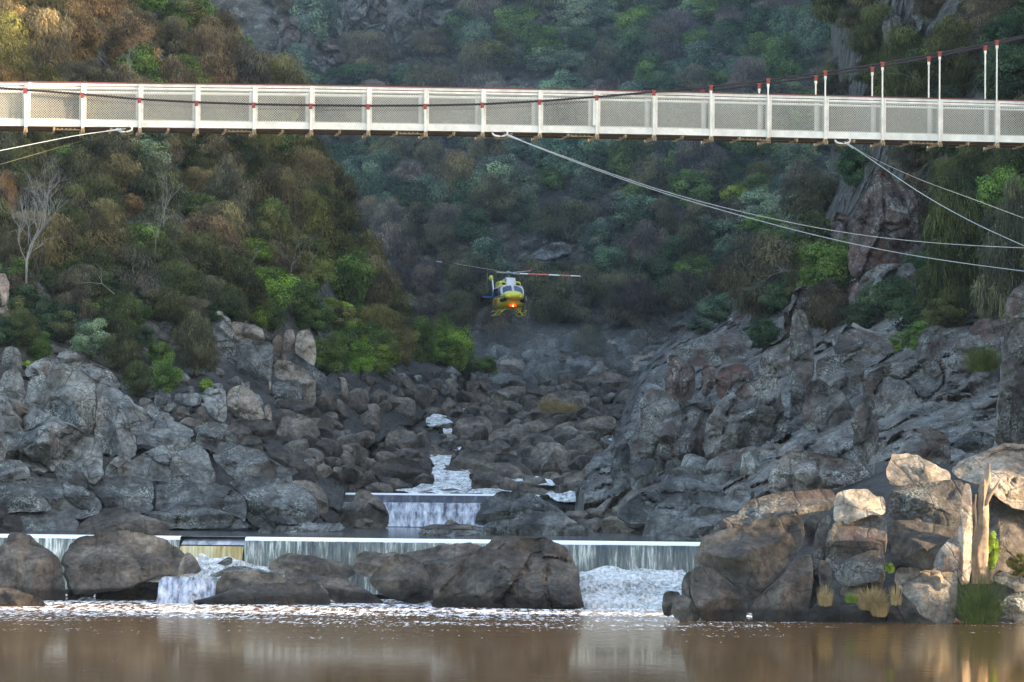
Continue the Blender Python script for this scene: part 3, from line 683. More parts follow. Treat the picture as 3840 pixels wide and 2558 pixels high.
for mat, s, kw in [
 ('slate', '-60,1310 150,1300 330,1320 520,1400 500,1480 200,1490 -60,1490', dict(lean=1.4, d=231)),
 ('slate', '-60,1160 80,1150 180,1180 330,1290 330,1340 -60,1350', dict(lean=1.0, d=232)),
 ('slate', '-60,1150 60,1110 250,1110 400,1130 560,1190 640,1240 680,1340 500,1400 300,1350 100,1250', dict(lean=1.0, d=234)),
 ('slate', '570,1160 640,1125 760,1105 900,1110 990,1130 1003,1200 998,1345 850,1360 700,1320 640,1240', dict(lean=.9, d=236.5)),
 ('slate', '1012,1360 1005,1200 1040,1150 1200,1150 1400,1150 1530,1190 1600,1260 1610,1350 1600,1420 1450,1420 1200,1380', dict(lean=.9, d=237.5)),
 ('slate', '1490,1140 1600,1100 1750,1110 1900,1140 2020,1200 2080,1290 2085,1410 1950,1440 1720,1448 1610,1400 1600,1260 1540,1190', dict(lean=.6, d=238.5)),
 ('river', '1890,1140 2000,1130 2090,1170 2140,1250 2150,1345 2080,1360 2020,1260', dict(d=240.5)),
 ('slate', '-60,1020 60,995 150,1010 200,1080 190,1130 -60,1150', dict(d=236)),
 ('slate', '350,1060 400,1010 470,1010 530,1060 580,1180 480,1210 380,1140', dict(d=236.5)),
 ('lichen', '520,1060 590,1020 640,985 690,1110 600,1180', dict(d=238)),
 ('lichen', '680,1130 700,1030 790,960 850,990 870,1020 800,1120', dict(d=239)),
 ('lichen', '780,1120 860,1010 950,940 1050,905 1180,890 1280,880 1340,930 1380,1010 1410,1090 1400,1180 1250,1180 1100,1150 950,1130', dict(d=241, lean=.7)),
 ('lichen', '1380,980 1450,930 1550,900 1700,930 1750,990 1850,1040 1910,1100 1910,1170 1700,1160 1500,1120', dict(d=246, lean=.9)),
 ('lichen', '-60,540 60,590 200,650 330,700 450,760 560,820 640,860 670,950 675,1070 600,1090 400,1080 300,1110 200,1090 130,1050 -60,1040', dict(d=240, lean=.6, thick=4)),
 ('lichen', '-60,660 20,690 45,900 35,1010 -60,1020', dict(d=237)),
 ('lichen', '290,700 300,480 340,400 400,375 480,400 560,440 620,480 632,640 605,830 560,850 450,800 330,740', dict(d=246, lean=.25, K=4)),
 ('lichen', '165,680 180,500 215,450 295,445 300,480 290,700 200,700', dict(d=247, lean=.2)),
 ('lichen', '10,440 15,300 40,262 120,265 145,330 152,450 60,470', dict(d=258, lean=.15)),
 ('lichen', '-20,620 10,440 90,405 130,430 160,500 170,640 60,640', dict(d=250, lean=.3)),
 ('lichen', '350,360 400,290 480,290 530,330 530,400 430,400', dict(d=262, lean=.3)),
 ('lichen', '520,380 600,365 680,400 750,440 785,520 700,570 640,500 560,440', dict(d=257, lean=.5)),
 ('lichen', '630,500 700,490 790,550 900,640 1000,720 1010,800 940,860 880,830 760,760 690,700 640,660', dict(d=251, lean=1.0)),
 ('lichen', '610,880 640,620 660,570 700,590 760,680 830,720 880,830 905,960 780,1040 680,1060', dict(d=246, lean=.4)),
 ('slate', '880,900 930,800 1040,790 1150,800 1250,840 1250,910 1060,930 940,900', dict(d=249, lean=.9)),
 ('lichen', '1270,900 1290,800 1350,755 1420,755 1500,800 1560,900 1480,950 1380,950', dict(d=253, lean=.8)),
 ('lichen', '1000,780 1080,740 1160,750 1260,800 1280,850 1150,860 1050,840', dict(d=254, lean=.9)),
 ('brown', '1570,930 1590,850 1660,840 1710,860 1725,940 1640,950', {}), ('brown', '1500,850 1480,780 1560,765 1630,790 1655,840 1570,900', {}),
 ('brown', '1745,960 1745,920 1850,910 1960,960 2015,1050 1960,1100 1850,1060', {}), ('brown', '1900,890 1990,900 2015,975 1920,975', {}),
 ('brown', '1840,1100 1840,1050 1950,1060 1960,1150 1850,1140', {}), ('brown', '1955,1140 1960,1050 2030,1070 2095,1160 1990,1170', {}),
 ('brown', '1805,870 1830,760 1900,690 1980,700 2070,760 2095,850 2000,900 1900,890', dict(lean=.4)),
 ('brown', '1490,760 1560,725 1680,740 1795,740 1805,850 1700,870 1640,820 1560,790', {}),
 ('river', '1150,770 1220,715 1330,750 1345,810 1250,825', {}), ('river', '1140,710 1160,650 1220,660 1245,715 1200,735', {}),
 ('brown', '1280,730 1290,660 1330,645 1370,725 1310,750', {}),
 ('lichen', '1000,640 1010,560 1060,530 1110,600 1140,660 1080,680', {}), ('lichen', '1130,640 1150,560 1230,570 1300,560 1320,640 1230,660', {}),
 ('lichen', '900,640 920,590 990,610 1040,680 1060,740 980,720', {}), ('lichen', '930,740 1000,680 1090,690 1150,740 1080,780 1000,780', {}),
 ('lichen', '1330,620 1350,545 1470,530 1482,600 1482,750 1400,730 1340,680', dict(lean=.2)),
 ('warm', '1480,600 1490,550 1550,510 1630,530 1690,600 1720,690 1735,740 1600,755 1482,750', dict(lean=.25)),
 ('pink', '1725,650 1760,630 1785,730 1735,745', dict(lean=.1)),
 ('brown', '1800,640 1860,590 1960,620 2080,650 2090,745 1960,750 1800,730', dict(lean=.5)),
 ('lichen', '1770,500 1880,475 1980,500 1978,620 1900,610 1785,585', dict(lean=.2, d=296)),
 ('warm', '1790,480 1790,350 1880,350 1980,400 2060,450 2068,655 1985,655 1980,500 1900,475', dict(lean=.15, d=299)),
 ('slate', '1865,370 1880,300 1960,320 2060,400 2130,440 2145,560 2070,600 1980,420', dict(lean=.3, d=300)),
 ('slate', '2070,600 2100,470 2180,430 2230,470 2230,560 2130,620', dict(lean=.3)),
 ('lichen', '1545,370 1540,240 1600,225 1780,222 1785,330 1772,450 1765,530 1680,510 1562,480', dict(lean=.12, K=3, d=297)),
 ('lichen', '1300,240 1310,215 1440,220 1535,235 1540,325 1430,330 1330,320', dict(lean=.2, d=301)),
 ('lichen', '1330,320 1425,325 1430,430 1400,490 1345,460', dict(lean=.15, d=299.5)), ('lichen', '1432,325 1540,330 1555,470 1480,480 1434,430', dict(lean=.15, d=299)),
 ('slate', '1350,500 1400,480 1480,470 1560,500 1550,560 1440,560 1370,560', dict(lean=.3, d=296)),
 ('lichen', '1380,90 1380,60 1470,55 1510,90 1530,210 1440,225 1390,215 1395,130', dict(lean=.15, d=304)),
 ('warm', '1510,110 1520,95 1600,105 1710,130 1735,215 1690,235 1530,225', dict(lean=.2, d=304)),
 ('warm', '1370,60 1375,25 1450,28 1468,60', dict(lean=.1, d=306)),
 ('pink', '1850,350 1850,190 1870,150 1925,150 1932,340 1900,365', dict(lean=.05, d=304)), ('warm', '1930,320 1930,160 2030,160 2062,250 2065,395 1990,360', dict(lean=.1, d=303)),
 ('pink', '1780,330 1780,200 1840,175 1850,300 1840,350', dict(lean=.05, d=305)), ('pink', '1758,540 1755,470 1772,470 1772,545', dict(lean=0, d=296)),
 ('lichen', '150,440 200,370 300,330 350,360 330,440 220,470', {}), ('brown', '860,160 960,100 1040,120 1050,200 960,240 890,220', dict(lean=.4)),
 ('lichen', '1030,110 1080,90 1130,110 1120,160 1060,150', {})]:
    k = dict(LB); k.update(kw); rk('D', mat, s, **k)
# reddish outcrops high in the trees on the left
for mat, s in [('pink', '880,1290 890,1220 940,1170 955,1250 930,1290'), ('red', '965,1170 975,1090 1030,1080 1037,1140 1000,1180'), ('pink', '1150,1140 1160,1060 1210,1035 1250,1090 1240,1140'),
               ('pink', '1295,1180 1300,1110 1325,1115 1337,1195'), ('lichen', '1020,1200 1060,1145 1120,1150 1127,1200'), ('lichen', '1370,1390 1360,1240 1400,1230 1425,1290 1420,1360'),
               ('lichen', '905,810 930,780 990,790 987,840 920,860'), ('pink', '-30,1568 -30,1330 40,1340 52,1568')]:
    rk('L', mat, s, bv=[bv_left], area='among left hillside trees', lean=.1, name='rock_outcrop', group='outcrops among the trees on the left hillside')
# named boulders of the boulder field
RB = dict(bv=[bv_bed, bv_left], area='in boulder field', group='boulders filling the river bed')
for s in ['450,935 460,870 520,820 600,785 700,790 800,810 870,840 885,870 840,930 780,950 690,930 580,945', '965,850 1010,800 1060,740 1110,718 1180,740 1250,785 1275,815 1200,850 1120,890 1040,870',
 '1120,995 1130,910 1150,860 1210,838 1280,860 1330,905 1350,960 1365,1000 1220,1002', '1200,850 1210,820 1280,812 1400,830 1445,880 1420,925 1350,930 1280,870', '1485,800 1510,720 1560,690 1640,685 1700,700 1740,760 1748,840 1640,860 1520,850',
 '1720,710 1760,725 1800,795 1805,835 1748,840', '1220,750 1240,690 1280,657 1330,680 1380,720 1422,760 1380,790 1260,790', '1020,570 1030,548 1080,530 1180,525 1240,540 1262,600 1230,655 1180,672 1020,662',
 '565,740 590,620 700,605 770,620 792,690 780,750 650,760', '350,800 375,720 420,685 470,720 485,770 440,810', '465,810 480,750 540,725 600,745 628,795 570,815', '80,710 120,650 170,620 230,670 300,720 338,790 250,812 130,800',
 '345,640 350,540 355,410 430,420 500,470 550,520 582,610 520,650 420,650', '155,610 155,480 170,430 230,408 350,405 346,540 343,610 250,610', '598,560 590,480 650,445 710,440 760,480 798,550 720,570 640,580', '805,530 830,475 890,462 950,475 972,530 900,540',
 '365,370 430,350 520,370 600,420 605,490 540,500 440,430', '365,345 400,290 430,280 480,320 505,370 430,365', '885,390 910,340 960,370 978,430 900,415', '1230,455 1250,380 1340,340 1420,325 1458,365 1450,400 1380,410 1290,455',
 '1440,415 1480,345 1560,337 1640,345 1695,370 1640,390 1540,410 1460,420', '1540,415 1640,370 1740,358 1810,365 1852,420 1780,450 1640,430', '1450,490 1460,420 1500,400 1550,420 1562,480 1480,500', '1830,390 1870,355 1920,375 1938,418 1870,422',
 '1488,530 1500,475 1540,467 1590,510 1562,552 1510,552', '1590,525 1640,480 1700,472 1760,490 1803,550 1780,562 1650,560', '1350,612 1450,570 1550,540 1640,520 1667,560 1600,610 1480,630 1380,622', '1750,600 1850,540 1930,520 2020,520 2042,570 2020,620 1900,658 1800,640',
 '1945,520 2000,470 2080,430 2160,425 2185,490 2150,540 2000,530', '1590,630 1680,590 1760,600 1812,655 1720,680 1620,672', '2030,610 2050,540 2110,520 2170,530 2178,600 2080,622', '1640,350 1760,290 1870,260 1960,240 2060,255 2130,290 2147,355 2050,378 1930,358 1850,330 1750,345',
 '1760,750 1770,690 1830,655 1890,665 1950,710 1963,760 1870,800 1810,810', '1225,672 1260,610 1340,592 1390,610 1402,650 1330,675 1250,700', '1330,670 1400,620 1450,615 1500,650 1430,682 1370,700', '1370,728 1440,680 1540,640 1600,640 1582,690 1480,730 1420,750',
 '660,785 700,735 790,722 860,755 872,800 760,812', '860,800 850,740 920,722 1020,750 1028,782 960,800', '1405,1005 1420,985 1500,972 1580,975 1632,1015 1610,1042 1500,1030', '1210,1000 1270,950 1340,965 1392,1000 1300,1016', '240,840 260,790 330,778 400,785 412,848 330,860',
 '175,980 190,900 300,850 400,850 462,905 440,970 300,978', '170,970 260,930 360,930 385,980 400,1015 210,1018', '440,970 520,935 600,950 643,1005 500,1018', '1590,940 1600,880 1650,868 1690,900 1702,940 1640,945', '575,960 600,920 660,910 720,950 755,990 700,1005 640,985',
 '800,1000 860,985 960,985 1020,975 1090,1000 1080,1022 860,1024', '935,890 950,845 1020,842 1080,870 1110,892 1000,900', '1630,870 1660,835 1720,838 1760,870 1740,900 1680,895', '1700,960 1715,890 1790,880 1850,860 1850,980 1760,985', '1250,800 1270,760 1350,755 1420,775 1440,815 1330,812',
 '1590,700 1600,660 1660,650 1720,672 1700,705', '600,400 640,375 720,380 760,420 700,440 640,440', '760,430 800,400 850,405 880,440 820,450', '680,350 740,305 800,310 850,350 800,375 720,370', '990,420 1010,370 1070,355 1120,380 1160,420 1100,425', '1290,480 1300,430 1370,425 1440,450 1450,480 1370,490',
 '1100,510 1090,455 1130,440 1180,470 1170,515', '530,345 560,300 610,300 640,340 600,362', '240,350 245,285 290,275 335,278 335,345', '1100,350 1120,290 1200,280 1260,330 1230,360', '220,650 230,600 290,590 350,620 390,650 330,665', '850,340 880,300 930,290 960,330 920,350', '950,700 1000,670 1080,655 1120,680 1090,722 1000,725']:
    rk('E', 'river' if (RS*7) % 5 < 3 else 'brown', s, rough=.7, lean=.45, **RB)
rk('E', 'warm', '660,240 690,160 730,135 800,150 870,185 950,205 1040,215 1065,245 1085,300 1060,340 950,325 870,275 840,320 760,290', d=392, lean=.9, label='smooth pale slab of rock below the bright green bushes', name='rock_outcrop')
rk('E', 'slate', '1830,910 1850,830 1890,780 1990,720 2120,695 2130,870 2100,930 2000,940 1890,980 1820,990', d=264, lean=.7, label='big dark slanting block at the right edge of the river bed', name='rock_outcrop')
# bedrock and blocks of the right bank
RR = dict(frac=.65, bv=[bv_right], area='on right bank', group='bedrock blocks of the right bank', name='rock_outcrop')
for mat, s, kw in [
 ('slate', '0,1390 120,1290 340,1180 560,1180 740,1130 765,1290 600,1310 400,1400 200,1450 60,1450', dict(lean=1.1, d=236)),
 ('slate', '0,1250 0,1200 90,1160 95,1260 20,1310', {}), ('slate', '150,1520 180,1390 330,1280 600,1270 625,1310 440,1440 300,1500 200,1530', dict(lean=.9, d=227)),
 ('slate', '370,1440 480,1340 620,1290 765,1290 650,1390 520,1420', dict(lean=1, d=222)), ('slate', '195,1545 330,1430 460,1400 650,1370 665,1410 540,1490 460,1548', dict(lean=.9, d=212)),
 ('slate', '90,1180 88,1120 230,1090 235,1200 180,1250 95,1260', dict(lean=.4)), ('slate', '-20,1130 20,1020 90,1010 98,1170 0,1230', dict(lean=.5)),
 ('fine', '430,1170 600,1060 780,1020 785,1120 745,1150 560,1220 400,1230', dict(lean=1, d=240)),
 ('fine', '100,960 200,950 300,870 420,800 560,790 535,870 485,990 485,1110 430,1190 240,1215 232,1080 100,1100', dict(lean=.5, d=252, thick=4)),
 ('fine', '130,940 150,740 240,720 330,780 305,890 220,950', dict(lean=.5, d=270)),
 ('fine', '480,1090 490,900 560,800 700,700 880,640 905,800 935,970 830,1050 660,1060 560,1080', dict(lean=.5, d=248, thick=4)),
 ('fine', '770,1130 790,1040 830,1020 990,1010 1070,1040 960,1060 830,1150', dict(lean=.6, d=240)),
 ('fine', '935,1000 950,700 940,480 960,300 1020,290 1080,500 1065,640 1010,900 1065,1040 990,1030', dict(lean=.12, d=254, K=3)),
 ('fine', '1050,640 1280,780 1285,1060 1060,1050 1000,900', dict(lean=.3, d=244)), ('fine', '1080,630 1100,560 1250,530 1345,530 1345,650 1280,790 1200,810 1100,770', dict(lean=.7, d=248)),
 ('fine', '1330,660 1450,590 1700,570 1860,540 2070,560 2070,820 1990,980 1700,950 1500,1020 1340,880', dict(lean=.8, d=236, thick=4.5)),
 ('fine', '1600,580 1630,440 1690,400 1750,380 1762,480 1745,580', dict(lean=.3, d=250)), ('fine', '1785,560 1830,470 1950,430 2075,430 2070,580 1900,560', dict(lean=.6, d=243)),
 ('red', '1885,420 1960,345 2110,345 2110,445 1950,450', dict(lean=.6, d=248)),
 ('fine', '2030,1050 2050,800 2080,560 2090,380 2120,320 2270,300 2270,1050', dict(lean=.1, d=206, K=3)), ('fine', '2095,345 2100,260 2140,190 2200,150 2270,140 2270,340', dict(lean=.2, d=206.5)),
 ('fine', '1630,1100 1645,940 1720,940 1800,990 1805,1130 1720,1130', dict(lean=.2, d=206)), ('slate', '1800,1030 1900,950 2030,960 2035,1040 1950,1080 1850,1050', dict(lean=.4, d=208)),
 ('fine', '1270,870 1340,740 1400,740 1425,1110 1475,1200 1400,1220 1290,1090', dict(lean=.1, d=224)),
 ('fine', '300,600 290,560 340,510 470,470 500,430 600,415 700,410 745,480 710,560 620,590 540,600 440,605', dict(lean=1.2, d=292)),
 ('red', '270,760 290,600 300,540 370,550 385,620 360,800', dict(lean=.1, d=288)), ('red', '370,600 440,600 437,730 422,780 380,800 350,780', dict(lean=.1, d=287)),
 ('red', '470,610 510,570 550,620 545,720 500,770 470,760', dict(lean=.1, d=284)), ('red', '535,650 600,600 700,590 755,640 745,720 650,780 560,790', dict(lean=.3, d=283)),
 ('fine', '775,600 800,520 900,480 950,480 950,660 870,660 780,655', dict(lean=.4, d=270)),
 ('red', '1250,410 1260,140 1310,140 1312,250 1295,390', dict(lean=.05, d=300)), ('fine', '1300,270 1310,140 1400,60 1620,40 1610,210 1500,310 1380,320', dict(lean=.4, d=296)),
 ('red', '590,390 630,340 700,330 695,400', {}), ('fine', '1150,440 1300,400 1480,450 1510,550 1200,560', dict(lean=.9, d=262)),
 ('fine', '560,800 640,700 740,680 800,660 700,720 600,810', dict(lean=.4))]:
    k = dict(RR); k.update(kw); rk('Fr', mat, s, **k)
rk('Fr', 'fine', '815,1270 850,1130 950,1040 1080,1070 1280,1100 1365,1150 1390,1280 1250,1290 1080,1300 900,1300', d=204, lean=.45, label='lichen spotted ridge of rock behind the sunlit blocks', name='rock_outcrop', group=RR['group'])
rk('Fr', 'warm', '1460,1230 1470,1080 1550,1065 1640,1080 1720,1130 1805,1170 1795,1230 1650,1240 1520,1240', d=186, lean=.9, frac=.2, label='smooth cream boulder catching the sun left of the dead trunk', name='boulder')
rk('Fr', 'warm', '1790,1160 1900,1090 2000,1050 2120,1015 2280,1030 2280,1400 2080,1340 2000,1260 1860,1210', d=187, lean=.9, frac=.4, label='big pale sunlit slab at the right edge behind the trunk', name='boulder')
for s, mat in [('1025,850 1020,590 1060,565 1130,590 1132,680 1100,800 1060,870', 'red'), ('1110,910 1150,560 1250,440 1300,300 1380,320 1440,420 1540,440 1562,560 1545,870 1400,920 1260,970 1150,960', 'red'),
               ('1240,1120 1300,950 1400,900 1545,880 1540,1120 1400,1200', 'fine'), ('1120,1280 1125,1000 1190,980 1192,1200 1172,1290', 'red'), ('770,1140 780,1040 900,1020 885,1150 820,1310 730,1310 720,1170', 'red'),
               ('2025,320 2080,220 2230,190 2230,350 2060,350', 'red')]:
    rk('Rr', mat, s, bv=[bv_right], area='of right hillside cliff', lean=.12, name='rock_outcrop', group='reddish cliffs on the right hillside', thick=3)
for s, mat in [('1430,330 1420,140 1480,80 1560,130 1562,350 1480,340', 'fine'), ('1560,380 1560,300 1600,100 1640,130 1640,260 1682,320 1640,380', 'red'), ('1820,190 1850,80 1900,100 1902,210', 'fine')]:
    rk('T', mat, s, bv=[bv_right, bv_far], area='above right bridge hangers', lean=.08, name='rock_outcrop', group='reddish cliffs on the right hillside', thick=2.5)
# cliff high on the far hillside and outcrops behind the helicopter
for s, mat in [('45,270 60,90 120,60 147,80 142,270 90,310', 'red'), ('148,250 155,30 220,-20 227,210', 'cliff'), ('223,180 235,30 320,-10 337,150 300,170', 'cliff'), ('213,240 225,165 320,160 333,230 290,245', 'red'), ('380,135 380,110 450,70 455,125', 'cliff'),
               ('430,145 440,115 520,100 533,165 470,180', 'cliff'), ('580,250 590,180 680,160 693,205 650,250', 'cliff'), ('682,50 690,-40 780,-40 855,-30 853,35 760,50', 'cliff'), ('688,130 690,60 760,45 843,40 843,155 760,175 700,160', 'cliff'),
               ('250,280 290,240 343,245 325,300', 'red'), ('0,280 10,240 50,240 62,310 35,335', 'cliff'), ('340,140 345,0 440,-20 450,60 380,110', 'cliff'), ('540,200 530,60 600,-20 680,-30 680,150 600,180', 'cliff'), ('450,100 450,-20 530,-30 535,100', 'red'), ('150,310 200,250 250,260 250,330', 'cliff')]:
    rk('G', mat, s, bv=[bv_far], area='on far cliff', lean=.1, name='rock_outcrop', group='blocks of the far cliff above the bridge', thick=3.5)
rk('G', 'cliff', '768,385 775,320 820,280 868,250 885,290 882,385', bv=[bv_far], lean=.1, label='single pale standing rock just above the bridge rail', name='rock_outcrop')
for s in ['1050,960 1060,900 1130,850 1200,790 1260,760 1340,760 1400,800 1385,920 1300,1000 1240,970 1150,940 1120,970', '1045,960 1100,900 1180,890 1235,940 1212,1000 1085,995', '975,965 1010,940 1042,945 1042,975', '1450,970 1480,940 1502,970 1482,1020', '540,650 580,590 630,600 642,650 570,670',
          '635,1040 700,980 742,1010 732,1080 660,1070', '210,1120 200,850 250,780 292,850 322,1120', '315,1180 330,1100 420,1110 485,1160 400,1200', '900,1600 940,1490 1040,1440 1130,1430 1200,1480 1300,1500 1300,1620', '1170,1470 1180,1440 1300,1415 1400,1440 1455,1510 1300,1540',
          '1560,1600 1700,1520 1820,1490 1910,1520 1900,1600', '1440,1540 1500,1480 1600,1470 1700,1500 1640,1560', '1750,1500 1800,1440 1900,1420 1960,1470 1900,1510', '1580,1400 1640,1340 1720,1350 1740,1400 1660,1420']:
    rk('H', 'warm' if float(s.split(',')[1].split()[0]) > 1390 else 'cliff', s, bv=[bv_far], area='on far hillside', lean=.35, name='rock_outcrop', group='outcrops at the foot of the far hillside', thick=3)

# stacked blocks of the right foreground
CB = dict(group='stacked blocks of the right foreground', name='boulder', rough=.7, frac=.4)
for mat, s, d, lab, kw in [
 ('brown', '335,640 360,560 400,500 560,455 680,450 700,410 800,390 970,375 1005,420 1010,520 970,610 860,760 680,905 560,800 430,690 345,680', 180.5, 'biggest block of the right foreground stack with a flat pale top', dict(K=4, thick=3)),
 ('brown', '325,690 430,695 560,805 660,905 655,1030 380,1025 325,920 305,790', 179.5, 'dark triangular block under the biggest right foreground block', dict(K=4)),
 ('river', '180,1010 210,870 260,870 330,900 390,1020', 179.5, 'small dark block at the left foot of the right foreground stack', {}),
 ('brown', '132,975 140,860 180,842 250,850 240,940 190,980', 180.5, 'round little boulder at the far left foot of the stack', {}),
 ('river', '248,880 260,760 300,720 332,730 332,880', 181.5, 'upright slim stone at the left side of the stack by the falls', {}),
 ('brown', '685,920 860,765 960,645 1055,605 1065,750 1028,1030 850,1032 680,1030', 179.6, 'dark wedge block with yellow stains low in the right foreground stack', dict(K=4)),
 ('fine', '440,490 470,420 600,365 690,400 690,450 560,455', 183.5, 'low sloping slab on the left shoulder of the stack', {}),
 ('fine', '575,450 600,370 640,300 800,250 980,225 1150,218 1195,240 1185,340 1050,380 1000,410 960,380 800,392 700,412 660,455', 184, 'long lichened block on top of the stack, partly sunlit', dict(lean=.8)),
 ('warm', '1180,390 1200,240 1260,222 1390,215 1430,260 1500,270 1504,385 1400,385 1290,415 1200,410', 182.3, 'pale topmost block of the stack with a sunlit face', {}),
 ('fine', '1148,490 1200,412 1300,415 1420,385 1507,390 1522,560 1500,640 1400,600 1250,670 1190,710 1128,650', 181.3, 'spotted grey block in the middle of the stack left of the dark cleft', dict(K=4)),
 ('fine', '1190,715 1300,640 1420,582 1470,558 1495,600 1507,790 1400,795 1270,800 1195,775', 180.6, 'lichen topped block tapering left beside the dark cleft', {}),
 ('river', '1090,770 1090,660 1130,650 1180,712 1190,790 1150,800', 181, 'small rounded stone squeezed beside the lichen topped block', {}),
 ('brown', '1225,870 1235,800 1330,790 1440,787 1490,822 1532,935 1512,1045 1400,1010 1350,890 1240,870', 180.2, 'block with a pale sunlit top behind the dry orange grass', {}),
 ('brown', '1010,1045 1020,970 1080,930 1180,900 1230,900 1350,950 1420,985 1502,990 1502,1050', 179, 'low front block at the waterline under the dry grass', dict(lean=.8)),
 ('fine', '1517,235 1600,200 1720,180 1900,160 1990,170 2000,300 1962,450 1800,430 1680,410 1520,408', 182.4, 'large square upper block right of the dark cleft', dict(K=4)),
 ('brown', '1527,412 1700,412 1850,442 1962,455 1950,540 1880,610 1800,700 1720,700 1600,650 1550,705 1532,560', 181.3, 'dark brown middle block right of the cleft', dict(K=4)),
 ('fine', '1788,700 1830,600 1900,520 1960,505 1963,700 1880,710', 180.5, 'lichened wedge block beside the glowing rock edge', {}),
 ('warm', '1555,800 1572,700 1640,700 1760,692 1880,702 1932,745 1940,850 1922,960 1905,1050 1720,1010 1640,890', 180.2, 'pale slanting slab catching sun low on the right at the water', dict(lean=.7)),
 ('river', '1578,910 1620,855 1720,1005 1855,1042 1640,1048 1590,970', 179.2, 'dark low wedge at the water under the pale slanting slab', {}),
 ('brown', '1510,1048 1540,940 1592,970 1645,1048', 179, 'small triangular stone at the foot of the dark cleft', {}),
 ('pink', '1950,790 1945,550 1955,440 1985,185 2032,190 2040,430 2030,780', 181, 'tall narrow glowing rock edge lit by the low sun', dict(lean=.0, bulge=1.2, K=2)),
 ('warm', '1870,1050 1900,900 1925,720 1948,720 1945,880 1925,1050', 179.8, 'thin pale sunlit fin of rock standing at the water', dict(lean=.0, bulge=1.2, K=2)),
 ('fine', '1058,620 1080,450 1150,370 1175,400 1142,500 1122,650 1100,740 1068,735', 182, 'tilted bluish slab standing in the gap of the stack', dict(lean=.2)),
 ('brown', '998,430 1050,375 1140,350 1080,460 1060,570 1015,530', 182.6, 'narrow broken stone at the head of the left cleft', {}),
 ('brown', '1030,1020 1050,740 1090,700 1110,880 1060,940 1040,1030', 181.5, 'thin dark stone at the foot of the left cleft', {}),
 ('slate', '2145,1042 2230,990 2360,980 2430,1045 2200,1048', 181, 'flat dark stone at the water in the bottom right corner', {}),
 ('slate', '2195,920 2300,850 2430,830 2430,1010 2230,985', 183, 'dark block above the flat corner stone on the right', {}),
 ('brown', '2030,440 2050,250 2200,220 2430,240 2430,820 2200,720 2130,780 2030,790', 187, 'brown rugged rock face behind the dead trunk on the right', dict(lean=.5, K=5)),
 ('slate', '2120,800 2200,720 2300,740 2430,800 2430,880 2200,920', 185, 'dark shaded ledge under the rugged brown face', {})]:
    rk('C', mat, s, d=d, label=lab, sink=12, lean=kw.pop('lean', .35), **{**CB, **kw})

# ---------------------------------------------------------------- loose boulders filling the bed and the banks
def ico(n):
    import bmesh
    bm = bmesh.new(); bmesh.ops.create_icosphere(bm, subdivisions=n, radius=1)
    V = np.array([v.co[:] for v in bm.verts]); Fc = np.array([[v.index for v in f.verts] for f in bm.faces]); bm.free(); return V, Fc
IV, IF = ico(4)
protos = []
for k in range(14):
    r_ = np.random.default_rng(300+k); V = IV*np.array([1.0, .85, .72])
    for _ in range(9 if k % 2 else 15):
        nrm = r_.normal(size=3); nrm[2] = nrm[2]*.7; nrm /= np.linalg.norm(nrm); h = r_.uniform(.36, .74)
        dd = V@nrm; over = np.maximum(0, dd-h); V = V-nrm*over[:, None]*.93
    V = V*(1+fbm(V*1.4+k*9, 3)[:, None]*.07) + (fbm(V*5+k, 3)*.016)[:, None]*IV
    me = mk('boulder', V, IF, None); protos.append(me.data); bpy.data.objects.remove(me)
for me in protos: me.materials.append(M['river'])
protos2 = []
for me in protos[:8]:
    c = me.copy(); c.materials[0] = M['lichen']; protos2.append(c)
protos3 = []
for me in protos[6:]:
    c = me.copy(); c.materials[0] = M['brown']; protos3.append(c)
def loose(px, py, bv, wpx, pool, area, group, zs=.9, adj=None, nm='boulder'):
    hs = [q for q in (hit(b_, px, py) for b_ in (bv if isinstance(bv, list) else [bv])) if q]
    h = min(hs, key=lambda q: q.y) if hs else None
    if not h: return
    s = wpx/2*h.y/F
    o = bpy.data.objects.new(nm, random.choice(pool)); COL.objects.link(o)
    o.location = (h.x, h.y, h.z+s*.22); o.scale = (s, s*random.uniform(.8, 1.15), s*zs*random.uniform(.75, 1.2))
    o.rotation_euler = (random.uniform(-.35, .35), random.uniform(-.35, .35), random.uniform(0, 6.3))
    szw = 'large' if wpx > 120 else 'mid-sized' if wpx > 70 else 'small'
    tone = adj or ('brown' if pool is protos3 else 'lichened' if pool is protos2 else 'dark')
    row = ['at the head of', 'high up', 'in the upper part of', 'halfway up', 'low in', 'at the foot of'][int(np.clip((py-1440)//75, 0, 5))]
    shp = 'flat' if o.scale[2] < s*.78 else 'tall' if o.scale[2] > s*.98 else 'tilted' if abs(o.rotation_euler[0]) > .22 else 'round'
    l = uniq(f'{szw} {shp} {tone} {"boulder" if nm == "boulder" else "rock"} {row} {area} below {panel(px)} panel', ['left side', 'right side', 'further back', 'nearer', 'outermost', 'innermost', 'half buried', 'well exposed'], '')
    tag(o, l, 'boulder' if nm == 'boulder' else 'rock', group)
cnt = 0
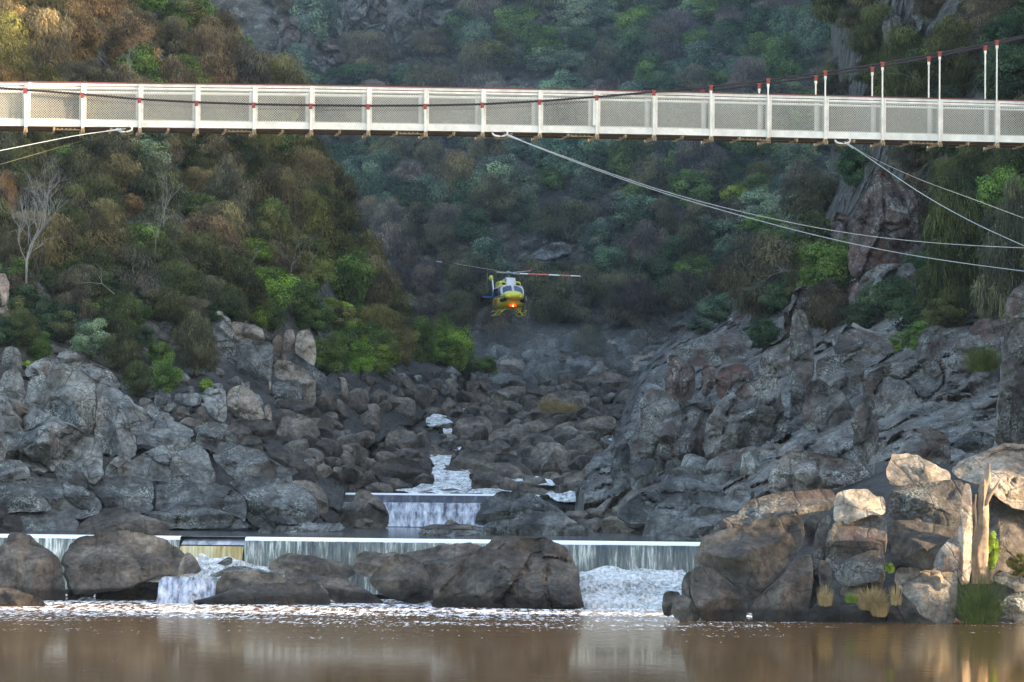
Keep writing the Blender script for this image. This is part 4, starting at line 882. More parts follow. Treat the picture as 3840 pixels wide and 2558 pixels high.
for py in np.arange(1450, 1860, 21):
    t = (py-1440)/420; x0 = np.interp(py, [1440, 1520, 1650, 1860], [1780, 1560, 1330, 1180]); x1 = np.interp(py, [1440, 1520, 1650, 1760, 1860], [2400, 2400, 2360, 2300, 2250])
    step = 74+36*t
    for px in np.arange(x0, x1, step):
        X = px+random.uniform(-.5, .5)*step; Y = py+random.uniform(-9, 9)
        # leave the white water channel open
        ex, ey = (X-1100)/.5947, (Y-1250)/.5947
        if 830 < ex < 1110 and 780 < ey < 1020:
            if random.random() < .55: loose(X, Y, bv_bed, random.uniform(28, 50), protos, 'the white rapids', 'small rocks in the white rapids', nm='loose_rock')
            continue
        if ey > 985 and 200 < ex < 1250: continue
        if 800 < ex < 1020 and 520 < ey < 620: continue
        loose(X, Y, bv_bed, step*random.uniform(.8, 1.45), protos if random.random() < .6 else protos3, 'the boulder field', 'boulders filling the river bed'); cnt += 1
for _ in range(26):
    X = random.uniform(100, 1250); Y = random.uniform(1400, 1560)
    loose(X, Y, bv_left, random.uniform(40, 110), protos2, 'the left bank', 'loose rocks on the left bank', nm='loose_rock')
for _ in range(45):
    X = random.uniform(600, 1250); Y = random.uniform(1440, 1640)
    loose(X, Y, bv_left, random.uniform(35, 75), protos2 if random.random() < .6 else protos3, 'the left bank', 'loose rocks on the left bank', nm='loose_rock')
for _ in range(80):
    Y = random.uniform(1440, 1800); x0 = np.interp(Y, [1440, 1500, 1600, 1800], [1250, 1100, 1050, 1150]); x1 = np.interp(Y, [1440, 1500, 1600, 1800], [1850, 1650, 1450, 1330])
    loose(random.uniform(x0, x1), Y, [bv_left, bv_bed], random.uniform(70, 160), protos3 if random.random() < .4 else protos, 'the left edge', 'dark rocks along the left edge of the rapids', nm='loose_rock')
for _ in range(100):
    X = random.uniform(1800, 2650); Y = random.uniform(1290, 1500)
    loose(X, Y, bv_far, random.uniform(50, 150), protos2, 'the far shore', 'pale rocks at the foot of the far hillside', adj='pale', nm='shore_rock')
for _ in range(26):
    X = random.uniform(1450, 1830); Y = random.uniform(1400, 1480)
    loose(X, Y, bv_left, random.uniform(35, 75), protos2, 'the left point', 'loose rocks below the green bushes', nm='loose_rock')
for _ in range(16):
    X = random.uniform(2080, 2420); Y = random.uniform(1930, 2010)
    loose(X, Y, [bv_right, bv_bed], random.uniform(90, 170), protos, 'the pond edge', 'dark rocks where the right bank meets the pond', nm='loose_rock', zs=.7)
for _ in range(45):
    X = random.uniform(2350, 2900); Y = random.uniform(1400, 1990)
    loose(X, Y, bv_right, random.uniform(50, 140), protos2, 'the right bank', 'loose rocks on the right bank', nm='loose_rock')

print('loose boulders', cnt, 'rocks', RS)

rz = random.Random(5)
for s in RAPS:
    pp = resample(chaikin(px_('E', s)), 9)
    for x, y in pp:
        if y < 1800: loose(x+rz.uniform(-8, 8), y+rz.uniform(-4, 6), bv_bed, rz.uniform(28, 58), protos if rz.random() < .6 else protos3, 'the white rapids', 'small rocks in the white rapids', nm='loose_rock')
# ---------------------------------------------------------------- vegetation
def crown_mesh(kind, seed):
    r_ = np.random.default_rng(seed)
    if kind == 'sheoak': nc, n, L, W = 80, 12000, .080, .013
    elif kind == 'gum': nc, n, L, W = 60, 9000, .040, .028
    elif kind == 'bush': nc, n, L, W = 46, 8500, .036, .030
    elif kind == 'wattle': nc, n, L, W = 50, 8500, .036, .030
    else: nc, n, L, W = 40, 2600, .05, .008
    u = r_.normal(size=(nc, 3)); u /= np.linalg.norm(u, axis=1)[:, None]
    rad = r_.uniform(.25, 1, nc)**.55
    C_ = u*rad[:, None]*np.array([.40, .40, .42]); C_[:, 2] = C_[:, 2]*1.0+.55
    if kind == 'sheoak': C_[:, :2] *= (1.15-.75*np.clip(C_[:, 2:3]-.35, 0, 1))
    C_[:, :2] += r_.normal(0, .03, (nc, 2)) 
    cr = r_.uniform(.09, .19, nc); ct = r_.uniform(0, 1, nc)
    k = r_.choice(nc, n, p=cr**2/(cr**2).sum())
    d = r_.normal(size=(n, 3)); d /= np.linalg.norm(d, axis=1)[:, None]
    rr = r_.uniform(.35, 1, n)**.5
    p = C_[k] + d*(cr[k]*rr)[:, None]*np.array([1.15, 1.15, .72])
    cd = p-np.array([0, 0, .5]); cd /= np.linalg.norm(cd, axis=1)[:, None]
    nrm = d*.8 + cd*.7 + np.array([0, 0, .45]) + r_.normal(0, .45, (n, 3)); nrm /= np.linalg.norm(nrm, axis=1)[:, None]
    if kind in ('sheoak', 'thin'):
        t = r_.normal(0, .45, (n, 3)) + np.array([0, 0, -1.0]) + d*.55
    else: t = r_.normal(size=(n, 3))
    t -= nrm*(t*nrm).sum(1)[:, None]*(0 if kind == 'sheoak' else 1); t /= np.linalg.norm(t, axis=1)[:, None]
    s = np.cross(nrm, t); s /= np.linalg.norm(s, axis=1)[:, None]+1e-6
    ln = L*r_.uniform(.6, 1.4, n)[:, None]; wn = W*r_.uniform(.7, 1.3, n)[:, None]
    V = np.stack([p - s*wn/2, p + s*wn/2, p + t*ln], 1).reshape(-1, 3)
    V[:, 2] = np.maximum(V[:, 2], .0)
    Fc = np.arange(n*3).reshape(-1, 3)
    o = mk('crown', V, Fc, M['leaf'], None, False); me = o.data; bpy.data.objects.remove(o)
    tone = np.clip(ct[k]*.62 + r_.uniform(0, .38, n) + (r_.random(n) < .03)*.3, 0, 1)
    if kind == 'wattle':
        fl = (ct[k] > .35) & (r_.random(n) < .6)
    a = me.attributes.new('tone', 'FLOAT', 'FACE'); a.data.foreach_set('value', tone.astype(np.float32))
    if kind == 'wattle':
        me.materials.append(M['blossom']); me.polygons.foreach_set('material_index', fl.astype(np.int32))
    return me
M['blossom'] = plain('yellow_wattle_blossom', (.62, .44, .03), .8)
M['drygrass'] = plain('dry_golden_grass', (.36, .26, .13), .9, var=.4)
M['grass'] = plain('tufty_green_grass', (.09, .12, .025), .9, var=.5)
M['moss'] = plain('bright_green_leaves', (.14, .24, .02), .8, var=.4)
def trunk_mesh(seed, limbs=6):
    r_ = random.Random(seed); mb = MB()
    x, y = 0, 0; pts = [(0, 0, -.12)]; 
    for k in range(5): x += r_.uniform(-.03, .03); y += r_.uniform(-.03, .03); pts.append((x, y, .1+k*.15))
    mb.tube(pts, [.022, .019, .016, .013, .009, .005], 6)
    for k in range(limbs):
        b = Vector(pts[r_.choice([1, 2, 3, 4])]); a = r_.uniform(0, 6.28); e = r_.uniform(.3, 1.2)
        d = Vector((math.cos(a)*math.cos(e), math.sin(a)*math.cos(e), math.sin(e))); q = [b]
        for j in range(3): d = (d+Vector((r_.uniform(-.3, .3), r_.uniform(-.3, .3), r_.uniform(-.1, .3)))).normalized(); q.append(q[-1]+d*.14)
        mb.tube(q, [.009, .007, .005, .002], 5)
    o = mb.build('trunk', M['bark'], smooth=True); me = o.data; bpy.data.objects.remove(o); return me
CM = {k: [crown_mesh(k, 500+i*7+hash_) for i in range(nn)] for k, nn, hash_ in (('sheoak', 6, 1), ('gum', 5, 2), ('bush', 5, 3), ('wattle', 2, 4), ('thin', 2, 5))}
TM = [trunk_mesh(i) for i in range(5)]
HUE = dict(
 russet=(.095, .060, .035), brown=(.074, .060, .038), umber=(.050, .046, .034), olive=(.062, .062, .026), darkolive=(.036, .040, .021),
 green=(.048, .074, .025), bright=(.072, .112, .024), lime=(.105, .135, .028), greygreen=(.074, .098, .074), blue=(.048, .070, .056), dark=(.026, .042, .026), mauve=(.060, .052, .052))
HWORD = dict(russet='russet', brown='brown', umber='dark brown', olive='olive', darkolive='dark olive', green='green', bright='bright green', lime='lime green', greygreen='silvery green', blue='blue green', dark='dark green', mauve='mauve grey')
KNAME = dict(sheoak='sheoak_tree', gum='gum_tree', bush='bushy_shrub', wattle='wattle_tree', thin='sparse_shrub')
KWORD = dict(sheoak='feathery sheoak', gum='leafy tree', bush='bushy shrub', wattle='blossoming wattle', thin='sparse shrub')
KCAT = dict(sheoak='tree', gum='tree', bush='shrub', wattle='tree', thin='shrub')
def rowword(py):
    if py < 330: return 'above', 'above'
    if py < 620: return 'just under', 'below'
    if py < 850: return 'upslope under', 'below'
    if py < 1080: return 'midslope under', 'below'
    if py < 1250: return 'low under', 'below'
    return 'near the rocks under', 'below'
tree_px = []
LW, FW, RW = 'on left slope', 'on far hillside', 'on right slope'
def tree(px, py, w, h, kind, hue, where, bv=None, d=None, label=None, group=None, sink=.06):
    if d is None:
        hh = None
        for b_ in bv:
            for dy in (0, -10, -30, 15):
                hh = hit(b_, px, py+dy)
                if hh: break
            if hh: break
        if not hh: return
        p = hh
    else: p = P(px, py, d)
    d = p.y; sw = w*d/F; sh = h*d/F
    o = empty(KNAME[kind], (p.x, p.y+sw*.1, p.z - sh*sink))
    s = (sw*1.08, sw*1.0, sh*1.0)
    hv = HUE[hue]; j = random.uniform(.8, 1.25); col = tuple(c*(1.75 if where == FW else 1.55)*j*random.uniform(.92, 1.08) for c in hv)
    rz = random.uniform(0, 6.28)
    for nm, me in (('trunk', random.choice(TM)), ('crown', random.choice(CM[kind]))):
        c = bpy.data.objects.new(nm, me); COL.objects.link(c); c.parent = o; c.scale = s; c.rotation_euler = (0, 0, rz); c.color = (*col, 1)
    tree_px.append((px, py-h/2, w))
    if not label:
        sz = 'big' if w > 260 else 'mid-sized' if w > 170 else 'small'
        rw = rowword(py-h/2)[0]
        label = uniq(f'{sz} {HWORD[hue]} {KWORD[kind]} {where} {rw} {panel(px)} bridge panel', ['left side', 'right side', 'slightly higher', 'slightly lower', 'nearest', 'furthest back'], '')
    tag(o, label, KCAT[kind], group or f'trees {where}')
    return o
def tc(crop, x, y, w, h, kind, hue, where, bv, **kw):
    x0, y0, k = CR[crop]; return tree(x0+x*k, y0+y*k, w*k, h*k, kind, hue, where, bv, **kw)
LV, FV, RV = [bv_left], [bv_far], [bv_right, bv_far]
for a in [('L', 1140, 300, 210, 160, 'gum', 'green'), ('L', 1150, 410, 210, 140, 'wattle', 'lime'), ('L', 1330, 430, 250, 80, 'wattle', 'lime'), ('L', 1470, 740, 100, 100, 'wattle', 'bright'), ('L', 1490, 1010, 160, 230, 'wattle', 'bright'), ('L', 1400, 600, 140, 190, 'wattle', 'lime'),
          ('L', 260, 340, 190, 250, 'sheoak', 'russet'), ('L', 630, 1080, 170, 150, 'sheoak', 'russet'), ('L', 485, 1010, 70, 120, 'sheoak', 'russet'), ('L', 540, 130, 190, 220, 'sheoak', 'russet'), ('L', 700, 260, 200, 240, 'sheoak', 'brown'), ('L', 80, 260, 220, 270, 'sheoak', 'brown'), ('L', 420, 300, 200, 260, 'sheoak', 'umber'),
          ('L', 870, 410, 240, 160, 'gum', 'green'), ('L', 900, 150, 240, 180, 'gum', 'olive'), ('L', 960, 330, 200, 200, 'sheoak', 'olive'), ('L', 1260, 320, 180, 300, 'sheoak', 'brown'),
          ('L', 1080, 1500, 300, 340, 'sheoak', 'darkolive'), ('L', 1340, 1210, 290, 440, 'sheoak', 'brown'), ('L', 1110, 1180, 240, 430, 'sheoak', 'umber'), ('L', 950, 960, 180, 160, 'sheoak', 'brown'), ('L', 1240, 1310, 280, 170, 'gum', 'bright'),
          ('L', 1300, 1560, 320, 300, 'gum', 'bright'), ('L', 1530, 1440, 220, 220, 'bush', 'green'), ('L', 1690, 1520, 320, 360, 'gum', 'green'), ('L', 1590, 1130, 140, 260, 'gum', 'green'), ('L', 1640, 1090, 240, 330, 'sheoak', 'brown'), ('L', 1770, 1420, 250, 340, 'sheoak', 'olive'),
          ('L', 600, 1420, 320, 260, 'sheoak', 'darkolive'), ('L', 850, 1520, 320, 260, 'sheoak', 'darkolive'), ('L', 960, 1080, 200, 160, 'gum', 'green'), ('L', 130, 1580, 220, 200, 'bush', 'dark'), ('L', 1530, 1120, 200, 260, 'sheoak', 'darkolive'), ('L', 1640, 1560, 200, 120, 'bush', 'lime'),
          ('L', 1220, 900, 320, 330, 'sheoak', 'olive'), ('L', 1500, 900, 250, 280, 'sheoak', 'olive'), ('L', 1650, 960, 200, 240, 'sheoak', 'brown'), ('L', 1000, 760, 300, 240, 'sheoak', 'darkolive'), ('L', 730, 820, 300, 260, 'sheoak', 'brown'), ('L', 560, 800, 260, 240, 'sheoak', 'darkolive'),
          ('L', 380, 1000, 240, 300, 'sheoak', 'umber'), ('L', 760, 1250, 260, 280, 'sheoak', 'umber'), ('L', 30, 1080, 90, 260, 'sheoak', 'russet'), ('L', 320, 760, 280, 200, 'sheoak', 'darkolive'), ('L', 30, 1320, 160, 240, 'sheoak', 'umber')]:
    tc(*a, LW, LV)
for a in [('E', 230, 290, 240, 280, 'bush', 'green'), ('E', 330, 200, 260, 300, 'gum', 'green'), ('E', 420, 280, 220, 240, 'bush', 'bright'), ('E', 545, 265, 220, 200, 'bush', 'lime'), ('E', 480, 120, 260, 220, 'gum', 'green'), ('E', 640, 220, 120, 180, 'bush', 'olive'), ('E', 900, 200, 220, 190, 'bush', 'bright'), ('E', 1040, 245, 210, 340, 'gum', 'bright'),
          ('E', 610, 60, 250, 240, 'gum', 'olive'), ('E', 800, 90, 130, 190, 'bush', 'bright'), ('E', 930, 60, 200, 190, 'gum', 'green'), ('E', 1130, 255, 120, 110, 'bush', 'olive'),
          ('E', 150, 20, 250, 230, 'gum', 'green'), ('E', 300, 10, 240, 220, 'bush', 'olive'), ('E', 450, 20, 240, 230, 'gum', 'green'), ('E', 560, 215, 230, 230, 'bush', 'green'), ('E', 700, 200, 200, 300, 'gum', 'olive'), ('E', 810, 195, 190, 330, 'gum', 'green'), ('E', 930, 190, 180, 330, 'bush', 'green'), ('E', 985, 215, 190, 300, 'gum', 'bright'), ('E', 1080, 250, 170, 220, 'bush', 'green'), ('E', 380, 110, 200, 200, 'bush', 'bright')]:
    tc(*a, 'on left point', LV, group='green bushes on the left point')
tc('E', 1230, 270, 150, 140, 'bush', 'green', '', LV, d=402, label='little green tree at the tip of the point against the mist', group='green bushes on the left point')
tc('E', 712, 210, 110, 270, 'sheoak', 'brown', '', LV, label='slim brown tree with a bare trunk on the pale slab', group='green bushes on the left point')
for a in [('D', 255, 365, 210, 210, 'bush', 'green'), ('D', 600, 350, 300, 290, 'bush', 'greygreen'), ('D', 800, 430, 270, 300, 'sheoak', 'darkolive'), ('D', 1040, 420, 200, 230, 'bush', 'green'), ('D', 1070, 580, 240, 270, 'bush', 'green'), ('D', 1040, 520, 110, 130, 'bush', 'lime'), ('D', 900, 590, 220, 250, 'sheoak', 'darkolive'),
          ('D', 1270, 460, 300, 450, 'sheoak', 'umber'), ('D', 1340, 560, 110, 100, 'bush', 'lime'), ('D', 30, 270, 180, 220, 'bush', 'dark'), ('D', 420, 250, 260, 240, 'bush', 'darkolive'), ('D', 180, 410, 90, 70, 'bush', 'lime'), ('D', 1180, 230, 260, 260, 'sheoak', 'darkolive'), ('D', 700, 220, 260, 240, 'sheoak', 'darkolive'),
          ('D', 1680, 150, 240, 220, 'gum', 'bright'), ('D', 1960, 150, 220, 200, 'gum', 'green'), ('D', 2120, 420, 260, 260, 'bush', 'green'), ('D', 2000, 60, 200, 160, 'bush', 'green')]:
    tc(*a, 'on left bank', LV, group='shrubs among the left bank rocks')
for a in [('H', 680, 540, 390, 370, 'sheoak', 'brown'), ('H', 1270, 450, 280, 180, 'gum', 'green'), ('H', 1370, 760, 420, 300, 'sheoak', 'umber'), ('H', 900, 640, 360, 320, 'sheoak', 'umber'), ('H', 640, 860, 300, 260, 'sheoak', 'umber'), ('H', 1600, 400, 340, 260, 'gum', 'dark'), ('H', 1580, 1080, 160, 130, 'gum', 'greygreen'), ('H', 300, 700, 280, 260, 'sheoak', 'umber'),
          ('H', 480, 1110, 200, 240, 'sheoak', 'mauve'), ('H', 230, 420, 260, 260, 'gum', 'blue'), ('H', 130, 260, 260, 260, 'gum', 'blue'), ('H', 2140, 560, 340, 280, 'gum', 'green'), ('H', 1900, 700, 240, 200, 'thin', 'mauve'), ('H', 2150, 1050, 260, 260, 'bush', 'green')]:
    tc(*a, FW, FV, group='trees on the far hillside')
for a in [('G', 1165, 200, 150, 120, 'gum', 'green'), ('G', 1170, 90, 90, 90, 'bush', 'bright'), ('G', 1060, 210, 120, 130, 'gum', 'olive'), ('G', 1000, 330, 230, 170, 'gum', 'olive'), ('G', 1220, 330, 200, 150, 'gum', 'greygreen'), ('G', 1360, 200, 190, 150, 'gum', 'greygreen'), ('G', 1350, 340, 220, 140, 'gum', 'greygreen'), ('G', 1480, 120, 190, 130, 'gum', 'greygreen'),
          ('G', 1430, 385, 130, 120, 'sheoak', 'mauve'), ('G', 1720, 300, 210, 240, 'sheoak', 'mauve'), ('G', 1580, 310, 160, 160, 'gum', 'blue'), ('G', 1830, 370, 200, 120, 'gum', 'greygreen'), ('G', 1680, 380, 130, 150, 'gum', 'green'), ('G', 1900, 260, 180, 160, 'gum', 'green'), ('G', 2070, 230, 200, 180, 'gum', 'dark'), ('G', 2130, 370, 240, 150, 'gum', 'blue'),
          ('G', 900, 190, 160, 130, 'sheoak', 'umber'), ('G', 820, 110, 110, 90, 'bush', 'darkolive'), ('G', 730, 250, 180, 150, 'sheoak', 'umber'), ('G', 440, 310, 230, 190, 'sheoak', 'umber'), ('G', 110, 60, 180, 90, 'sheoak', 'umber'), ('G', 400, 385, 260, 130, 'gum', 'dark'), ('G', 630, 100, 150, 110, 'sheoak', 'umber'), ('G', 620, 380, 200, 110, 'gum', 'dark'),
          ('G', 2250, 120, 230, 170, 'sheoak', 'mauve'), ('G', 1560, 60, 180, 120, 'gum', 'green'), ('G', 1700, 90, 180, 120, 'gum', 'blue'), ('G', 1900, 100, 190, 130, 'gum', 'greygreen'), ('G', 2050, 60, 200, 130, 'gum', 'dark')]:
    tc(*a, FW, FV, group='trees on the far hillside')
for a in [('Rr', 620, 1230, 560, 560, 'sheoak', 'umber'), ('Rr', 620, 780, 420, 210, 'gum', 'bright'), ('Rr', 440, 560, 240, 190, 'gum', 'lime'), ('Rr', 930, 1000, 300, 300, 'bush', 'green'), ('Rr', 580, 460, 220, 220, 'gum', 'olive'), ('Rr', 850, 560, 330, 330, 'sheoak', 'umber'), ('Rr', 600, 1420, 260, 200, 'bush', 'dark'), ('Rr', 1000, 1200, 260, 260, 'sheoak', 'umber'), ('Rr', 1290, 1240, 240, 260, 'sheoak', 'dark'),
          ('Rr', 1530, 330, 330, 280, 'sheoak', 'umber'), ('Rr', 1180, 420, 300, 300, 'gum', 'dark'), ('Rr', 400, 1000, 300, 260, 'gum', 'blue')]:
    tc(*a, RW, RV, group='trees on the right slope')
for a in [('Fr', 780, 350, 280, 300, 'sheoak', 'umber'), ('Fr', 900, 330, 220, 220, 'bush', 'dark'), ('Fr', 1150, 420, 280, 280, 'sheoak', 'umber'), ('Fr', 1620, 420, 300, 240, 'bush', 'dark'), ('Fr', 800, 480, 180, 140, 'bush', 'dark'), ('Fr', 1780, 410, 260, 200, 'bush', 'darkolive'), ('Fr', 1330, 410, 200, 180, 'bush', 'dark'), ('Fr', 560, 380, 220, 200, 'bush', 'blue'), ('Fr', 1020, 300, 240, 260, 'sheoak', 'darkolive'), ('Fr', 640, 260, 260, 260, 'sheoak', 'umber'), ('Fr', 1000, 500, 140, 90, 'bush', 'dark'), ('Fr', 460, 440, 170, 130, 'bush', 'blue'), ('Fr', 1480, 340, 280, 240, 'bush', 'dark')]:
    tc(*a, RW, RV, group='trees on the right slope')
tc('Rr', 1560, 1440, 260, 200, 'bush', 'green', '', [bv_right], label='bright green bush behind the fallen log on the right bank', group='trees on the right slope')
tc('Rr', 1380, 1460, 200, 120, 'bush', 'bright', '', [bv_right], label='low bright bush left of the right bank bush by the log', group='trees on the right slope')
tc('Rr', 1760, 1330, 420, 1000, 'sheoak', 'darkolive', '', [bv_right], d=268, label='very tall drooping dark olive sheoak at the right under the bridge', group='trees on the right slope')
tc('Rr', 2110, 1300, 420, 1080, 'sheoak', 'umber', '', [bv_right], d=262, label='very tall dark sheoak cut by the right edge of the frame', group='trees on the right slope')
tc('T', 1310, 370, 100, 110, 'bush', 'lime', '', RV, label='small lime green shrub above the hangers right of centre', group='trees on the right slope')
for a in [('T', 1820, 560, 330, 340, 'gum', 'green'), ('T', 2200, 700, 400, 420, 'gum', 'dark'), ('T', 1450, 640, 360, 300, 'bush', 'darkolive'), ('T', 1250, 200, 260, 260, 'sheoak', 'umber'), ('T', 1750, 130, 260, 260, 'sheoak', 'umber'), ('T', 2130, 300, 380, 420, 'sheoak', 'umber'), ('T', 1340, 560, 240, 200, 'sheoak', 'darkolive'), ('T', 2000, 480, 240, 240, 'gum', 'green')]:
    tc(*a, RW, RV, group='trees on the right slope')
# the rest of the wood
def fill(x0, x1, y0, y1, sx, sy, bv, where, pal, size, keep=lambda x, y: True, group=None, lim=999):
    k = 0
    for y in np.arange(y0, y1, sy):
        for x in np.arange(x0+(k % 2)*sx/2, x1, sx):
            X = x+random.uniform(-.4, .4)*sx; Y = y+random.uniform(-.4, .4)*sy
            if not keep(X, Y) or not hit(bv[0], X, Y): continue
            w_ = size*random.uniform(.75, 1.3)
            h_ = w_*random.uniform(.8, 1.25)
            if any(abs(X-a)+abs((Y-h_/2)-b) < .27*min(c, w_*1.4) for a, b, c in tree_px): continue
            kind, hue = random.choices(*zip(*pal(X, Y)))[0]
            tree(X, Y, w_, h_, kind, hue, where, bv, group=group)
        k += 1
def wp(*a): return [((k, h), w_) for k, h, w_ in a]
def palL(x, y):
    if y < 500: return wp(('sheoak', 'russet', 4 if x < 700 else 1), ('sheoak', 'brown', 5), ('sheoak', 'olive', 3), ('sheoak', 'umber', 2), ('gum', 'green', 2 if x > 500 else .5))
    if x > 900: return wp(('sheoak', 'olive', 4), ('sheoak', 'brown', 3), ('gum', 'green', 3), ('bush', 'olive', 2))
    return wp(('sheoak', 'darkolive', 5), ('sheoak', 'umber', 4), ('sheoak', 'brown', 3), ('gum', 'green', 1), ('bush', 'greygreen', .7), ('thin', 'mauve', 1.5))
def okL(x, y):
    if 650 < x < 1100 and 780 < y < 1010: return random.random() < .35
    return y < 1210 + (0 if x < 700 else 20) or (x > 1180 and y < 1330)
fill(-60, 1500, 60, 1330, 122, 88, LV, LW, palL, 200, okL, 'trees on the left slope')
def palLow(x, y): return wp(('sheoak', 'darkolive', 4), ('sheoak', 'umber', 4), ('bush', 'dark', 3), ('bush', 'olive', 2), ('bush', 'green', 1.5))
fill(-40, 1160, 1110, 1330, 105, 62, LV, 'above left bank rocks', palLow, 135, lambda x, y: y < 1325-(60 if x > 700 else 0), 'scrub above the left bank rocks')
def palF(x, y):
    if x > 1800 and y < 1000: return wp(('gum', 'green', 3), ('gum', 'greygreen', 2.2), ('gum', 'blue', 4), ('gum', 'dark', 4), ('sheoak', 'umber', 2), ('sheoak', 'mauve', 1.5))
    if x < 1200: return wp(('gum', 'blue', 3), ('sheoak', 'umber', 3), ('gum', 'dark', 3))
    return wp(('sheoak', 'umber', 6), ('sheoak', 'mauve', 4), ('gum', 'dark', 3), ('gum', 'blue', 2.5), ('thin', 'mauve', 2))
def okF(x, y):
    if 1000 < x < 1700 and y < 300: return random.random() < .22
    if 1890 < x < 2180 and 920 < y < 1110: return False
    if y > 1350 and x < 2600: return random.random() < .4
    if y > 1230: return random.random() < .8
    return True
fill(1050, 3350, 40, 1400, 128, 92, FV, FW, palF, 170, okF, 'trees on the far hillside')
def palR(x, y): return wp(('sheoak', 'umber', 5), ('sheoak', 'darkolive', 4), ('gum', 'dark', 3), ('gum', 'green', 1.5), ('bush', 'darkolive', 2))
def okR(x, y):
    if 3180 < x < 3440 and 600 < y < 1250: return random.random() < .15
    if 3280 < x < 3520 and y < 230: return False
    return y < 1150 + max(0, (x-2700))*.05
fill(2700, 3990, 60, 1260, 140, 110, [bv_right], RW, palR, 210, okR, 'trees on the right slope')

# bare trees and branches
def bare(name, pts0, d, m, r0, depth=4, seed=1, label=None, spread=.6, cat='dead tree', kids=3, fall=.62):
    """pts0: main stem as photo pixels from root to tip, then recursive twigs"""
    rr = random.Random(seed); mb = MB()
    stem = [P(x, y, d-.3*i*0) for i, (x, y) in enumerate(pts0)]; r0 = r0*(.62 if depth else 1)
    if depth == 0 and r0 > .25: stem = [stem[0].lerp(stem[-1], 0) if k == 0 else stem[min(len(stem)-2, int(k/24*(len(stem)-1)))].lerp(stem[min(len(stem)-1, int(k/24*(len(stem)-1))+1)], (k/24*(len(stem)-1)) % 1 if k < 24 else 1) for k in range(25)]
    n = len(stem); mb.tube(stem, [r0*(1-.8*i/(n-1)) for i in range(n)], 16 if r0 > .25 else 6)
    def grow(p, dr, L, r, k):
        q = [p]; dv = dr.copy()
        for j in range(3):
            dv = (dv+Vector((rr.uniform(-.35, .35), rr.uniform(-.35, .35), rr.uniform(-.2, .35)))).normalized(); q.append(q[-1]+dv*L/3)
        mb.tube(q, [r, r*.85, r*.7, r*.5], 4, False)
        if k > 0:
            for c in range(kids):
                a = q[rr.choice([1, 2, 3, 3])]; nd = (dv+Vector((rr.uniform(-1, 1), rr.uniform(-1, 1), rr.uniform(-.6, .9)))*spread*1.3).normalized()
                grow(a, nd, L*rr.uniform(.55, .85), r*fall, k-1)
    Lt = sum((stem[i+1]-stem[i]).length for i in range(n-1))
    if depth > 0:
        for i in range(1, n):
            for c in range(2):
                dv = (stem[i]-stem[i-1]).normalized(); nd = (dv+Vector((rr.uniform(-1, 1), rr.uniform(-.8, .8), rr.uniform(-.2, .8)))*spread*1.5).normalized()
                grow(stem[i], nd, Lt*rr.uniform(.22, .4), r0*(1-.75*i/(n-1))*.6, depth-1)
    o = mb.build(name, m, smooth=True, loc=tuple(stem[0])); tag(o, label, cat)
    if depth == 0 and r0 > .25:
        V = np.array([v.co[:] for v in o.data.vertices]); d_ = fbm(V*np.array([5, 5, .6])+seed, 4)*r0*.35; V[:, 0] += d_; V[:, 1] += fbm(V*np.array([5, 5, .6])+seed+9, 4)*r0*.3
        o.data.vertices.foreach_set('co', V.ravel().astype(np.float32)); o.data.update()
    return o
def cp(crop, s): return [tuple(a) for a in px_(crop, s)]
bare('dead_tree', cp('L', '130,1390 130,1280 150,1200 180,1160 215,1110 235,950'), 256, M['deadwood'], .13, 4, 3, 'big bare pale tree with tangled twigs at the left edge below the bridge', kids=3, spread=.75)
bare('dead_tree', cp('L', '140,1200 140,1110 180,1080 100,1060 30,1040'), 257, M['deadwood'], .07, 3, 4, 'bare pale limb reaching out left behind the big dead tree')
bare('dead_tree', cp('L', '800,1110 805,1030 820,950 815,870'), 300, M['deadwood'], .07, 4, 5, 'slim bare grey tree in the middle of the left slope')
bare('dead_tree', cp('L', '760,1240 765,1160 790,1090 800,1030'), 297, M['deadwood'], .05, 3, 6, 'thin leaning white trunk below the slim bare grey tree')
bare('dead_tree', cp('L', '1420,1400 1430,1300 1470,1250 1500,1200'), 330, M['deadwood'], .06, 3, 8, 'bare forked branches beside the bright green trees on the left')
bare('dead_tree', cp('L', '1510,1330 1530,1270 1560,1225'), 335, M['deadwood'], .05, 2, 9, 'short bare twiggy branch in the green trees left of the helicopter')
bare('dead_tree', cp('L', '560,1440 500,1390 440,1385 390,1390'), 275, M['deadwood'], .05, 2, 10, 'low bare branch lying across dark shrubs on the left')
bare('dead_tree', cp('L', '640,400 635,330 625,300 650,270'), 330, M['deadwood'], .05, 3, 11, 'bare pale sapling standing just above the bridge rail on the left')
bare('dead_tree', cp('L', '1050,110 1045,50 1030,0'), 380, M['deadwood'], .05, 3, 12, 'thin bare stem at the top edge left of the far cliff')
bare('dead_tree', cp('Rr', '890,820 900,740 880,700 830,680 780,690 740,640'), 345, M['deadwood'], .08, 3, 13, 'white bare branching tree on the right slope below the thin cables', kids=3)
bare('dead_tree', cp('Rr', '870,710 865,640 890,610 915,575'), 344.6, M['deadwood'], .05, 2, 14, 'upright bare white fork beside the branching white tree')
bare('dead_tree', cp('Rr', '800,940 740,930 690,910 640,870'), 330, M['deadwood'], .05, 1, 15, 'long bleached branch arching over the big dark sheoak')
bare('dead_tree', cp('Rr', '790,935 720,935 650,960 610,990 555,1015'), 330.4, M['deadwood'], .05, 1, 16, 'second bleached branch curving down left over the dark sheoak')
bare('dead_tree', cp('Rr', '320,1030 280,1070 240,1110 185,1135'), 400, M['deadwood'], .06, 1, 17, 'white hooked branch at the left of the right slope')
bare('dead_tree', cp('Rr', '300,1035 305,1080 320,1160'), 400.3, M['deadwood'], .05, 1, 18, 'white stick hanging down from the hooked branch')
